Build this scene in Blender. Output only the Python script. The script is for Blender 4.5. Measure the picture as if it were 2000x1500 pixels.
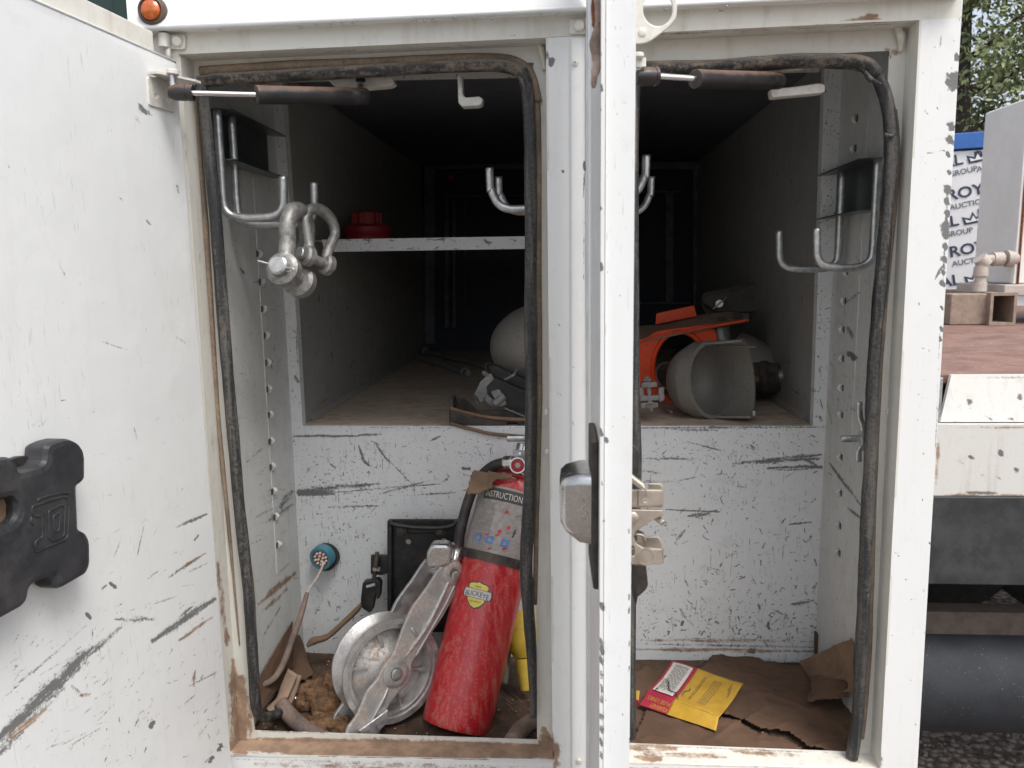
import bpy, math, random
import numpy as np
from mathutils import Vector, Matrix
random.seed(7)
rng = np.random.default_rng(7)
S = bpy.context.scene
for o in list(bpy.data.objects): bpy.data.objects.remove(o)

# ------------------------------------------------------------------ camera
F = 1540.0
H = 1.4
_p, _y, _a = math.radians(8.5), math.radians(4.0), math.radians(.8)
fw = np.array([-math.sin(_y)*math.cos(_p), math.cos(_y)*math.cos(_p), -math.sin(_p)])
_r0 = np.array([math.cos(_y), math.sin(_y), 0.0]); _u0 = np.cross(_r0, fw)
rt = math.cos(_a)*_r0 - math.sin(_a)*_u0
up = math.sin(_a)*_r0 + math.cos(_a)*_u0
CAM = np.array([0.0, 0.0, H])
cd = bpy.data.cameras.new('camera'); cam = bpy.data.objects.new('camera', cd)
S.collection.objects.link(cam); S.camera = cam
cam.matrix_world = Matrix(((rt[0], up[0], -fw[0], 0), (rt[1], up[1], -fw[1], 0), (rt[2], up[2], -fw[2], H), (0, 0, 0, 1)))
cd.sensor_width = 36.0; cd.lens = 36.0*F/2000.0
cd.clip_start = .02; cd.clip_end = 400
cd.dof.use_dof = True; cd.dof.focus_distance = 1.28; cd.dof.aperture_fstop = 13

# ------------------------------------------------------------------ light
SUN_EL, SUN_AZ = 60, 138
w = bpy.data.worlds.new('World'); S.world = w; w.use_nodes = True
nt = w.node_tree; nt.nodes.clear()
sky = nt.nodes.new('ShaderNodeTexSky'); sky.sky_type = 'NISHITA'; sky.sun_disc = False
sky.sun_elevation = math.radians(SUN_EL); sky.sun_rotation = math.radians(SUN_AZ)
sky.air_density = 1.0; sky.dust_density = 4.0; sky.ozone_density = 1.0
hs = nt.nodes.new('ShaderNodeHueSaturation'); hs.inputs['Saturation'].default_value = .5
bg = nt.nodes.new('ShaderNodeBackground'); bg.inputs['Strength'].default_value = .15
wo = nt.nodes.new('ShaderNodeOutputWorld')
nt.links.new(sky.outputs[0], hs.inputs['Color']); nt.links.new(hs.outputs[0], bg.inputs['Color']); nt.links.new(bg.outputs[0], wo.inputs['Surface'])
sd = bpy.data.lights.new('sun', 'SUN'); sd.energy = 1.2; sd.angle = math.radians(25); sd.color = (1, .985, .96)
sun = bpy.data.objects.new('sun', sd); S.collection.objects.link(sun)
# sun behind the photographer, high up
_az = math.radians(138)
sdv = Vector((math.sin(_az)*math.cos(math.radians(SUN_EL)), math.cos(_az)*math.cos(math.radians(SUN_EL)), math.sin(math.radians(SUN_EL))))
sun.rotation_euler = sdv.to_track_quat('Z', 'Y').to_euler()
S.view_settings.view_transform = 'Standard'; S.view_settings.look = 'None'
S.view_settings.exposure = .76; S.view_settings.gamma = 1

# ------------------------------------------------------------------ camera maths
def ray(px, py): return fw + rt*(px-1000)/F - up*(py-750)/F
def PY(px, py, Y): d = ray(px, py); return CAM + d*(Y/d[1])
def PZ(px, py, Z): d = ray(px, py); return CAM + d*((Z-H)/d[2])
def PX(px, py, X): d = ray(px, py); return CAM + d*(X/d[0])
def PP(px, py, o, n):
    d = ray(px, py); return CAM + d*(float(np.dot(np.array(o)-CAM, n))/float(np.dot(d, n)))
def pj(P):
    q = np.asarray(P) - CAM; z = q @ fw
    return np.stack([1000 + F*(q @ rt)/z, 750 - F*(q @ up)/z], -1)
def nrm(v): v = np.array(v, float); return v/np.linalg.norm(v)

# ------------------------------------------------------------------ materials
class N:
    def __init__(s, name):
        s.m = bpy.data.materials.new(name); s.m.use_nodes = True; s.t = s.m.node_tree
        s.b = s.t.nodes['Principled BSDF']; s.tc = s.t.nodes.new('ShaderNodeTexCoord').outputs['Object']
    def lk(s, a, b):
        if isinstance(a, (int, float)): b.default_value = a
        elif isinstance(a, tuple): b.default_value = (*a, 1) if len(a) == 3 else a
        else: s.t.links.new(a, b)
    def noise(s, scale, detail=4, rough=.6, stretch=None, rot=None, dist=0, off=(0, 0, 0)):
        n = s.t.nodes.new('ShaderNodeTexNoise'); n.inputs['Scale'].default_value = scale
        n.inputs['Detail'].default_value = detail; n.inputs['Roughness'].default_value = rough; n.inputs['Distortion'].default_value = dist
        mp = s.t.nodes.new('ShaderNodeMapping'); s.lk(s.tc, mp.inputs['Vector'])
        mp.inputs['Location'].default_value = off
        if rot: mp.inputs['Rotation'].default_value = rot
        if stretch: mp.inputs['Scale'].default_value = stretch
        s.lk(mp.outputs[0], n.inputs['Vector']); return n.outputs['Fac']
    def ma(s, op, a, b=0, c=0, clamp=False):
        n = s.t.nodes.new('ShaderNodeMath'); n.operation = op; n.use_clamp = clamp
        for i, v in enumerate((a, b, c)): s.lk(v, n.inputs[i])
        return n.outputs[0]
    def st(s, x, a, b, o0=0, o1=1):
        n = s.t.nodes.new('ShaderNodeMapRange'); n.interpolation_type = 'SMOOTHSTEP'
        for i, v in enumerate((x, a, b, o0, o1)): s.lk(v, n.inputs[i])
        return n.outputs[0]
    def mix(s, f, a, b):
        n = s.t.nodes.new('ShaderNodeMix'); n.data_type = 'RGBA'
        s.lk(f, n.inputs['Factor']); s.lk(a, n.inputs[6]); s.lk(b, n.inputs[7]); return n.outputs[2]
    def attr(s, nm):
        n = s.t.nodes.new('ShaderNodeAttribute'); n.attribute_name = nm; return n.outputs['Fac']
    def bump(s, h, st=.3, d=.001):
        n = s.t.nodes.new('ShaderNodeBump'); n.inputs['Strength'].default_value = st; n.inputs['Distance'].default_value = d
        s.lk(h, n.inputs['Height']); s.lk(n.outputs[0], s.b.inputs['Normal'])
    def upz(s):
        g = s.t.nodes.new('ShaderNodeNewGeometry'); x = s.t.nodes.new('ShaderNodeSeparateXYZ'); s.lk(g.outputs['Normal'], x.inputs[0]); return x.outputs[2]

def paint(name, base=(.72, .725, .71), chips=.5, scr=.4, dust=.12, rough=.32, grime=.5, dustcol=(.30, .19, .11), rot=(.3, .9, .2)):
    n = N(name)
    big = n.noise(5, 5, .65); mid = n.noise(28, 5, .65, off=(3, 1, 7)); fine = n.noise(190, 4, .7, off=(1, 8, 3)); vf = n.noise(620, 2, .6, off=(6, 2, 1))
    c = n.mix(n.ma('MULTIPLY', n.st(big, .35, .75), .35*grime), base, tuple(x*y for x, y in zip(base, (.80, .78, .72))))
    c = n.mix(n.ma('MULTIPLY', n.st(mid, .52, .72), .3*grime), c, (.42, .37, .30))
    # runs of dust
    runs = n.noise(16, 4, .6, stretch=(3.5, 3.5, .35), off=(4, 4, 4))
    c = n.mix(n.ma('MULTIPLY', n.st(runs, .52, .75), dust), c, dustcol)
    # hairline scratches in several directions
    sc = None
    for k in range(3):
        q = n.noise(26, 2, .5, stretch=(14, 14, 1.1), rot=(rot[0]+k*.9, rot[1]-k*.55, rot[2]+k), off=(k*5, 2, k))
        g = n.noise(7, 3, .6, off=(k*3, k, 9))
        v = n.ma('MULTIPLY', n.st(q, .66, .72), n.st(g, .50, .62))
        sc = v if sc is None else n.ma('MAXIMUM', sc, v)
    c = n.mix(n.ma('MULTIPLY', sc, scr), c, (.22, .20, .18))
    # small chips, gathered in patches
    gate = n.st(n.noise(6, 3, .6, off=(9, 9, 2)), .40, .68)
    ch = n.st(n.ma('ADD', fine, n.ma('MULTIPLY', gate, .05*chips)), .725-.075*chips, .745-.075*chips)
    ch = n.ma('MULTIPLY', ch, min(1, chips*2))
    c = n.mix(ch, c, n.mix(n.st(vf, .4, .6), (.05, .047, .045), (.13, .09, .06)))
    # placed scuffs (attribute) broken up by grain
    scf = n.attr('scuff'); grain = n.ma('ADD', n.ma('MULTIPLY', fine, .55), n.ma('MULTIPLY', vf, .45))
    sf = n.st(n.ma('ADD', scf, n.ma('MULTIPLY', n.ma('SUBTRACT', grain, .5), 2.6)), .32, .92)
    sf = n.ma('MULTIPLY', sf, n.st(scf, .04, .45))
    c = n.mix(n.ma('MULTIPLY', sf, .86), c, n.mix(n.st(vf, .3, .7), (.045, .047, .05), (.10, .095, .09)))
    mud = n.attr('mud')
    md = n.st(n.ma('ADD', mud, n.ma('MULTIPLY', n.ma('SUBTRACT', n.ma('ADD', n.ma('MULTIPLY', mid, .6), n.ma('MULTIPLY', fine, .4)), .5), 1.7)), .25, .75)
    md = n.ma('MULTIPLY', md, n.st(mud, .02, .2))
    mc = n.mix(n.st(mid, .35, .65), (.36, .22, .13), (.20, .115, .065))
    c = n.mix(n.ma('MULTIPLY', md, .9), c, mc)
    n.lk(c, n.b.inputs['Base Color'])
    rg = n.ma('ADD', rough, n.ma('MULTIPLY', n.ma('MAXIMUM', n.ma('MAXIMUM', md, sf), n.st(mid, .4, .7)), .4))
    n.lk(rg, n.b.inputs['Roughness']); n.b.inputs['Specular IOR Level'].default_value = .45
    hgt = n.ma('SUBTRACT', n.ma('ADD', n.ma('MULTIPLY', big, .6), n.ma('MULTIPLY', md, .5)), n.ma('MAXIMUM', ch, sf))
    n.bump(n.ma('ADD', hgt, n.ma('MULTIPLY', vf, .10)), .45, .0006)
    return n.m

def gen(name, col, rough=.5, metal=0.0, var=.2, scale=30, dust=0.0, dustcol=(.30, .20, .125), upd=0.0, bump=.25, bs=120, chips=0.0, chipcol=(.4, .4, .4), spec=.5, dth=.5, dsh=.13, bd=.0008, stretch=None, coat=0):
    n = N(name)
    a = n.noise(scale, 5, .65, stretch=stretch); b = n.noise(bs, 4, .65, off=(3, 5, 1)); l = n.noise(9, 4, .6, off=(1, 1, 8))
    dk = tuple(x*(1-var) for x in col); lt = tuple(min(1, x*(1+var*.6)) for x in col)
    c = n.mix(n.st(a, .3, .7), dk, lt)
    rg = rough; me = metal
    if chips:
        ch = n.st(b, .70-.06*chips, .72-.06*chips); c = n.mix(ch, c, chipcol)
    if dust or upd:
        d = n.st(n.ma('ADD', n.ma('MULTIPLY', a, .5), n.ma('MULTIPLY', b, .5)), dth-dsh, dth+dsh)
        d = n.ma('MULTIPLY', d, n.ma('ADD', n.st(l, .3, .7, .4, 1), 0))
        d = n.ma('MULTIPLY', d, dust)
        if upd: d = n.ma('MAXIMUM', d, n.ma('MULTIPLY', n.st(n.ma('ADD', n.upz(), n.ma('MULTIPLY', n.ma('SUBTRACT', a, .5), 1.2)), .15, .8), upd))
        dc = n.mix(n.st(b, .4, .6), dustcol, tuple(x*.72 for x in dustcol))
        c = n.mix(d, c, dc); rg = n.ma('ADD', rough, n.ma('MULTIPLY', d, max(0, .85-rough))); me = n.ma('MULTIPLY', metal, n.ma('SUBTRACT', 1, d))
    else:
        rg = n.st(a, .2, .8, max(.03, rough-.07), min(1, rough+.1))
    n.lk(c, n.b.inputs['Base Color']); n.lk(rg, n.b.inputs['Roughness']); n.lk(me, n.b.inputs['Metallic'])
    n.b.inputs['Specular IOR Level'].default_value = spec
    if coat: n.b.inputs['Coat Weight'].default_value = coat; n.b.inputs['Coat Roughness'].default_value = .15
    if bump: n.bump(n.ma('ADD', a, b), bump, bd)
    return n.m

M = {}
M['door'] = paint('worn_white_door_paint', (.74, .755, .75), chips=.30, scr=.30, dust=.05, rough=.34, grime=.28)
M['face'] = paint('white_body_paint', (.74, .745, .73), chips=.16, scr=.12, dust=.05, rough=.3, grime=.25)
M['cream'] = paint('grubby_cream_frame_paint', (.66, .645, .59), chips=.15, scr=.12, dust=.20, rough=.38, grime=.8)
M['inner'] = paint('scratched_inner_paint', (.66, .68, .685), chips=1.0, scr=.95, dust=.07, rough=.42, grime=.55)
M['innerwall'] = paint('scratched_side_wall_paint', (.58, .59, .575), chips=.7, scr=.65, dust=.12, rough=.45, grime=.7)
M['tunnel'] = paint('grimy_shaded_tunnel_paint', (.29, .29, .275), chips=.3, scr=.4, dust=.25, rough=.6, grime=.9)  # white paint greyed: tunnel shade is put into the base colour, besides grime
M['ledge'] = gen('dusty_tan_ledge', (.56, .47, .38), .8, var=.22, scale=7, dust=.75, dustcol=(.38, .24, .145), dth=.52, bump=.2, bs=40, stretch=(1, 2.2, 1))
M['dullzinc'] = gen('dull_dirty_zinc', (.26, .26, .255), .5, .25, var=.3, scale=60, dust=.5, dustcol=(.2, .15, .11), bump=.3)
M['armc'] = gen('dark_dirty_casting', (.10, .092, .085), .6, .2, var=.3, scale=30, dust=.5, dustcol=(.13, .10, .08), bump=.3)
M['dark'] = gen('far_wall_shade_paint', (.022, .028, .046), .6, var=.4)  # near-black navy paints in the dimness at the far end
M['vdark'] = gen('far_shade_paint', (.13, .135, .155), .6, var=.3)  # darkened colour stands in for shade on the far frame and tunnel ceiling
M['rubber'] = gen('black_rubber_seal', (.022, .024, .027), .5, var=.35, scale=70, dust=.8, dustcol=(.21, .185, .15), dth=.53, dsh=.09, bump=.5, bs=230, stretch=(1.6, 1.6, .09))
M['rubdust'] = gen('tan_dusty_rubber', (.05, .045, .04), .7, var=.3, dust=.95, dustcol=(.36, .27, .19), dth=.38, bump=.3)
M['rubtop'] = gen('muddy_black_rubber', (.022, .022, .024), .6, var=.3, scale=45, dust=.9, dustcol=(.27, .215, .155), dth=.53, dsh=.07, upd=.7, bump=.8, bs=160, stretch=(.45, 1.4, 1.6))
M['galv'] = gen('galvanised_steel', (.52, .53, .53), .36, .85, var=.3, scale=70, bump=.25, bs=220, dust=.35, dustcol=(.20, .17, .14), dth=.6)
M['galvd'] = gen('dark_zinc_plate', (.20, .225, .22), .33, .8, var=.25, scale=14, bump=.05)
M['forge'] = gen('worn_forged_galvanised', (.33, .325, .31), .46, .55, var=.4, scale=130, bump=.5, bs=300, dust=.55, dustcol=(.20, .165, .125), dth=.56)
M['chrome'] = gen('dull_chrome', (.56, .555, .54), .24, .95, var=.2, scale=20, bump=.08, dust=.45, dustcol=(.25, .19, .14), dth=.58)
M['polish'] = gen('polished_rod', (.75, .75, .74), .1, 1, var=.05, bump=0)
M['alu'] = gen('cast_aluminium', (.56, .555, .545), .36, .85, var=.22, scale=60, dust=.75, dustcol=(.44, .37, .31), dth=.55, bump=.45, bs=260)
M['alumud'] = gen('mud_caked_aluminium', (.53, .52, .50), .42, .6, var=.2, scale=40, dust=.9, dustcol=(.45, .33, .24), dth=.52, dsh=.08, bump=.7, bs=150)
M['blackp'] = gen('black_moulded_plastic', (.022, .024, .029), .42, var=.3, scale=18, dust=.38, dustcol=(.13, .115, .10), dth=.54, bump=.3, bs=200)
M['blackm'] = gen('black_painted_steel', (.016, .017, .018), .4, .1, var=.3, scale=25, dust=.45, dustcol=(.13, .10, .075), dth=.58, bump=.2)
M['blackd'] = gen('dusty_black_rubber', (.02, .02, .02), .6, var=.3, scale=25, dust=.6, dustcol=(.20, .14, .095), dth=.53, upd=.55, bump=.4)
M['strut'] = gen('black_strut_tube', (.018, .018, .02), .3, var=.2, scale=40, upd=.85, dustcol=(.15, .085, .055), dust=.15, bump=.1)
M['red'] = gen('muddy_red_enamel', (.50, .016, .024), .3, var=.25, scale=38, dust=.9, dustcol=(.40, .22, .16), dth=.545, dsh=.06, chips=.35, chipcol=(.34, .27, .25), bump=.3, bs=240, coat=.3, stretch=(3.2, 3.2, .55))
M['redd'] = gen('red_plastic', (.30, .012, .018), .45, var=.2)
M['label'] = gen('scuffed_silver_label', (.36, .35, .34), .42, .25, var=.15, scale=50, dust=.75, dustcol=(.30, .22, .165), dth=.49, bump=.1)
M['print'] = gen('dark_print', (.06, .06, .06), .6, var=.3, bump=0)
M['greyprint'] = gen('faded_grey_print', (.22, .20, .185), .6, var=.4, bump=0)
M['lightprint'] = gen('pale_print', (.66, .62, .56), .6, var=.3, bump=0)
M['blueprint'] = gen('blue_print', (.07, .21, .50), .5, var=.3, bump=0)
M['redprint'] = gen('red_print', (.55, .03, .05), .5, var=.3, bump=0)
M['badge'] = gen('yellow_badge', (.70, .60, .12), .35, var=.2, dust=.3, bump=.05)
M['brass'] = gen('tan_zinc_latch', (.52, .465, .40), .33, .88, var=.2, scale=25, dust=.35, dustcol=(.46, .35, .26), bump=.15, dth=.5)
M['card'] = gen('brown_cardboard', (.105, .058, .034), .85, var=.25, scale=12, dust=.3, dustcol=(.145, .09, .055), bump=.6, bs=90, bd=.002)
M['cardl'] = gen('dusty_tan_cardboard', (.18, .115, .07), .85, var=.3, scale=14, dust=.4, dustcol=(.30, .20, .13), bump=.4, bs=90, bd=.002)
M['dirt'] = gen('brown_dirt_floor', (.075, .046, .028), .9, var=.45, scale=25, bump=1, bs=160, bd=.004, dust=.35, dustcol=(.19, .12, .075))
M['hose'] = gen('dusty_hose', (.09, .075, .07), .75, var=.3, dust=.85, dustcol=(.33, .22, .165), dth=.44, bump=.35)
M['blackhose'] = gen('black_hose', (.028, .027, .026), .5, var=.3, dust=.5, dustcol=(.14, .115, .09), dth=.54, bump=.3, bs=250)
M['tanwood'] = gen('dusty_tan_strip', (.33, .23, .165), .85, var=.2, scale=20, dust=.5, dustcol=(.36, .25, .18), bump=.3)
M['rag'] = gen('brown_fibre', (.21, .115, .058), .95, var=.55, scale=90, bump=1, bs=300, bd=.004)
M['yellow'] = gen('yellow_plastic', (.60, .42, .035), .5, var=.15, dust=.35, dustcol=(.28, .2, .1), bump=.1)
M['yelpaper'] = gen('yellow_card', (.50, .295, .02), .6, var=.2, scale=20, bump=.3, bs=70, dust=.4, dustcol=(.34, .2, .07))
M['redpaper'] = gen('crimson_card', (.33, .016, .045), .5, var=.15, scale=20, bump=.15)
M['whitepaper'] = gen('white_card', (.58, .55, .52), .6, var=.12, scale=20, bump=.1, dust=.2)
M['orange'] = gen('orange_red_paint', (.95, .085, .012), .4, var=.15, dust=.35, dustcol=(.22, .10, .06), dth=.58, chips=.6, chipcol=(.08, .05, .04), bump=.2)
M['greyp'] = gen('dusty_grey_fibreglass', (.215, .205, .185), .42, var=.15, scale=200, dust=.3, dustcol=(.33, .26, .19), bump=.25, bs=400)
M['bluep'] = gen('teal_plug_ring', (.03, .20, .28), .45, var=.2, dust=.4)
M['copper'] = gen('pale_contacts', (.75, .62, .56), .4, .2, var=.1)
M['plugin'] = gen('rust_brown_insert', (.17, .075, .05), .7, var=.2)
M['amberl'] = gen('amber_lens', (.50, .11, .012), .15, var=.35, scale=90, bump=.4, bs=160, coat=.6)
M['bezel'] = gen('brown_rubber_bezel', (.085, .06, .045), .6, var=.2, dust=.4, dustcol=(.2, .14, .1))
M['rust'] = gen('rust', (.20, .075, .035), .85, var=.5, scale=80, bump=.8)
M['seam'] = gen('peeling_tan_sealant', (.33, .24, .19), .6, var=.5, scale=60, bump=.8, chips=.8, chipcol=(.08, .025, .02))
M['peel'] = gen('bare_steel_chip', (.085, .08, .078), .6, .3, var=.3)
M['putty'] = gen('weld_paint', (.64, .60, .52), .5, var=.1, scale=90, bump=.6, bs=180)
M['green'] = gen('dark_green_sheet', (.012, .036, .031), .6, var=.12, scale=3)
M['deckp'] = gen('red_brown_deck', (.20, .112, .088), .75, var=.35, scale=9, bump=.5, bs=60, bd=.003, chips=.8, chipcol=(.42, .34, .28), dust=.4, dustcol=(.27, .17, .13))
M['tankp'] = gen('chalky_white_tank', (.74, .73, .69), .5, var=.08, scale=6, dust=.25, dustcol=(.42, .36, .30), dth=.62, bump=.1, chips=.1, chipcol=(.25, .13, .07))
M['railp'] = paint('chipped_white_rail_paint', (.60, .59, .56), chips=.62, scr=.1, dust=.2, rough=.35, grime=.5)
M['bannerp'] = gen('white_banner_vinyl', (.80, .80, .80), .5, var=.04, scale=4, bump=.05)
M['navy'] = gen('navy_banner_ink', (.045, .055, .095), .5, var=.2, bump=0)
M['ink'] = gen('grey_banner_ink', (.17, .18, .20), .5, var=.2, bump=0)
M['blue'] = gen('blue_stripe_paint', (.045, .15, .45), .4, var=.1)
M['frame'] = gen('dusty_black_chassis', (.030, .033, .036), .6, var=.4, scale=18, dust=.35, dustcol=(.10, .085, .07), dth=.56, bump=.5)
M['tank'] = gen('speckled_black_tank', (.011, .014, .019), .75, var=.3, scale=12, dust=.25, dustcol=(.05, .05, .055), chips=.45, chipcol=(.17, .16, .15), bump=.4, bs=140)
M['brownbar'] = gen('brown_steel_bar', (.10, .080, .066), .8, var=.3, dust=.4, dustcol=(.13, .085, .06))
M['tyre'] = gen('tyre_rubber', (.02, .02, .02), .8, var=.3, dust=.4, dustcol=(.08, .07, .06))
M['bark'] = gen('tree_bark', (.045, .035, .026), .9, var=.4, scale=8, bump=1)
M['skid'] = gen('rusty_skid_steel', (.30, .235, .19), .7, var=.3, dust=.6, dustcol=(.28, .18, .12))
M['pipe'] = gen('grubby_white_pipe', (.50, .45, .40), .6, var=.2, dust=.5, dustcol=(.33, .24, .18))
M['bolt'] = gen('painted_bolt', (.66, .64, .58), .4, .1, var=.12, scale=90, bump=.2)
M['water'] = None
def leafmat():
    n = N('leaf_green'); a = n.attr('tone')
    c = n.mix(n.st(a, 0, 1), (.08, .11, .035), (.30, .33, .13)); c = n.mix(n.st(a, .9, 1), c, (.26, .15, .05))
    n.lk(c, n.b.inputs['Base Color']); n.b.inputs['Roughness'].default_value = .55
    n.b.inputs['Subsurface Weight'].default_value = 0
    return n.m
M['leaf'] = leafmat()
def groundmat():
    n = N('gravel_dirt'); a = n.noise(2, 6, .65); b = n.noise(35, 6, .7); v = n.t.nodes.new('ShaderNodeTexVoronoi'); v.inputs['Scale'].default_value = 42; n.lk(n.tc, v.inputs['Vector'])
    c = n.mix(n.st(a, .3, .7), (.26, .20, .16), (.36, .30, .25)); c = n.mix(n.st(b, .35, .7), c, (.45, .40, .35)); c = n.mix(n.st(v.outputs['Distance'], .3, .7), c, (.13, .10, .08))
    n.lk(c, n.b.inputs['Base Color']); n.b.inputs['Roughness'].default_value = .9; n.bump(n.ma('SUBTRACT', b, v.outputs['Distance']), 1, .02); return n.m
M['ground'] = groundmat()
def dropmat():
    n = N('water_drop'); n.b.inputs['Transmission Weight'].default_value = 1; n.b.inputs['Roughness'].default_value = .02; n.b.inputs['IOR'].default_value = 1.33; return n.m
M['water'] = dropmat()

# ------------------------------------------------------------------ object helpers
WL = {}
def link(o, parent=None, wl=None):
    S.collection.objects.link(o)
    if parent is not None: o.parent = parent
    WL[o.name] = np.array(wl if wl is not None else (WL[parent.name] if parent is not None else (0, 0, 0)), float)
    return o
def thing(name, loc, label, cat, group=None):
    o = bpy.data.objects.new(name, None); o.empty_display_size = .05; o.location = Vector(loc)
    link(o, None, loc); return tag(o, label, cat, group)
def tag(o, label=None, cat=None, group=None, kind=None):
    if label: o['label'] = label
    if cat: o['category'] = cat
    if group: o['group'] = group
    if kind: o['kind'] = kind
    return o
def mk(name, V, Fc, mat, parent=None, smooth=False, bevel=0, seg=2, solid=0, attrs=None, ang=40, orig=None):
    me = bpy.data.meshes.new(name)
    V = np.asarray(V, float)
    base = WL[parent.name] if parent is not None else (np.array(orig, float) if orig is not None else V.mean(0)*[1, 1, 0] + [0, 0, V[:, 2].min()])
    me.from_pydata((V - base).tolist(), [], [list(map(int, f)) for f in Fc]); me.update()
    if isinstance(mat, str): mat = M[mat]
    me.materials.append(mat)
    o = bpy.data.objects.new(name, me)
    link(o, parent, base)
    if parent is None: o.location = Vector(base)
    if attrs:
        for k, a in attrs.items():
            at = me.attributes.new(k, 'FLOAT', 'POINT'); at.data.foreach_set('value', np.asarray(a, np.float32))
    if smooth:
        me.polygons.foreach_set('use_smooth', [True]*len(me.polygons))
    if bevel:
        m = o.modifiers.new('bevel', 'BEVEL'); m.width = bevel; m.segments = seg; m.limit_method = 'ANGLE'; m.angle_limit = math.radians(ang); m.harden_normals = False
        me.polygons.foreach_set('use_smooth', [True]*len(me.polygons))
        w_ = o.modifiers.new('wn', 'WEIGHTED_NORMAL'); w_.keep_sharp = True
    if solid:
        m = o.modifiers.new('solid', 'SOLIDIFY'); m.thickness = solid; m.offset = -1
    return o
BOXF = [(0, 3, 2, 1), (4, 5, 6, 7), (0, 1, 5, 4), (1, 2, 6, 5), (2, 3, 7, 6), (3, 0, 4, 7)]
def box(name, a, b, mat, parent=None, bevel=.001, **k):
    a, b = np.minimum(a, b), np.maximum(a, b)
    V = [(a[0], a[1], a[2]), (b[0], a[1], a[2]), (b[0], b[1], a[2]), (a[0], b[1], a[2]), (a[0], a[1], b[2]), (b[0], a[1], b[2]), (b[0], b[1], b[2]), (a[0], b[1], b[2])]
    return mk(name, V, BOXF, mat, parent, bevel=bevel, **k)
def bx(a, b): return np.minimum(a, b), np.maximum(a, b)
def hexa(name, q, off, mat, parent=None, bevel=.001, **k):
    """four world corners, extruded by the vector off"""
    q = [np.array(c, float) for c in q]; V = q + [c + np.array(off) for c in q]
    return mk(name, V, [(0, 1, 2, 3), (7, 6, 5, 4), (1, 0, 4, 5), (2, 1, 5, 6), (3, 2, 6, 7), (0, 3, 7, 4)], mat, parent, bevel=bevel, **k)
def fbm(x, y, sc, seed=0, oc=4):
    r = np.zeros_like(x, dtype=float); amp = 1; tot = 0
    for k in range(oc):
        g = np.random.default_rng(seed*31+k).random((64, 64)); xs = x*sc*2**k; ys = y*sc*2**k
        xi = np.floor(xs).astype(int); yi = np.floor(ys).astype(int); fx = xs-xi; fy = ys-yi; fx = fx*fx*(3-2*fx); fy = fy*fy*(3-2*fy)
        a = g[xi % 64, yi % 64]; b = g[(xi+1) % 64, yi % 64]; c = g[xi % 64, (yi+1) % 64]; d = g[(xi+1) % 64, (yi+1) % 64]
        r += amp*((a*(1-fx)+b*fx)*(1-fy)+(c*(1-fx)+d*fx)*fy); tot += amp; amp *= .5
    return r/tot
def marks(V, strokes):
    """wear marks: (x0,y0,x1,y1,width,strength,'s'|'m') strokes laid on a surface"""
    P = pj(V); sc = np.zeros(len(V)); mu = np.zeros(len(V))
    for s in strokes or []:
        x0, y0, x1, y1, wd, st, kd = s
        a = np.array([x0, y0]); d = np.array([x1-x0, y1-y0], float); L = max(1e-6, d @ d)
        sel = (P[:, 0] > min(x0, x1)-3*wd) & (P[:, 0] < max(x0, x1)+3*wd) & (P[:, 1] > min(y0, y1)-3*wd) & (P[:, 1] < max(y0, y1)+3*wd)
        if not sel.any(): continue
        q = P[sel]; t = np.clip(((q-a) @ d)/L, 0, 1); dd = np.linalg.norm(q-a-t[:, None]*d, axis=1)
        taper = .45+.55*np.sin(np.pi*np.clip(t, .04, .96))
        Ln = math.sqrt(L); al = ((q-a) @ d)/Ln; ac = ((q-a) @ np.array([-d[1], d[0]]))/Ln
        g1 = fbm(al/34+x0*.13, ac/3.2+y0*.17, 1.0, 61, 3); g2 = fbm(al/7+x0*.3, ac/5+y0*.4, 1.0, 62, 3)
        v = st*np.exp(-(dd/(wd*taper*(.6+.8*g2)))**2)*np.clip(.25+1.35*g1, 0, 1.15) if Ln > 13 else st*(1.9 if st >= 1 and wd > 2.6 else 1)*np.exp(-(dd/(wd*(.35+1.1*fbm(q[:, 0]/4.5, q[:, 1]/4.5, 1.0, 63, 2))))**2)
        if kd == 's': sc[sel] = np.maximum(sc[sel], v)
        else: mu[sel] = np.maximum(mu[sel], v)
    return sc, mu
def rs(box_, n, ang, dang, L, wd, st, kd='s', seed=1):
    r = random.Random(seed); out = []
    for _ in range(n):
        x = r.uniform(box_[0], box_[2]); y = r.uniform(box_[1], box_[3]); a = math.radians(r.gauss(ang, dang)); l = L*r.uniform(.3, 1.4)
        out.append((x, y, x+l*math.cos(a), y-l*math.sin(a), wd*r.uniform(.6, 1.3), st*r.uniform(.6, 1.1), kd))
    return out
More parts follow.
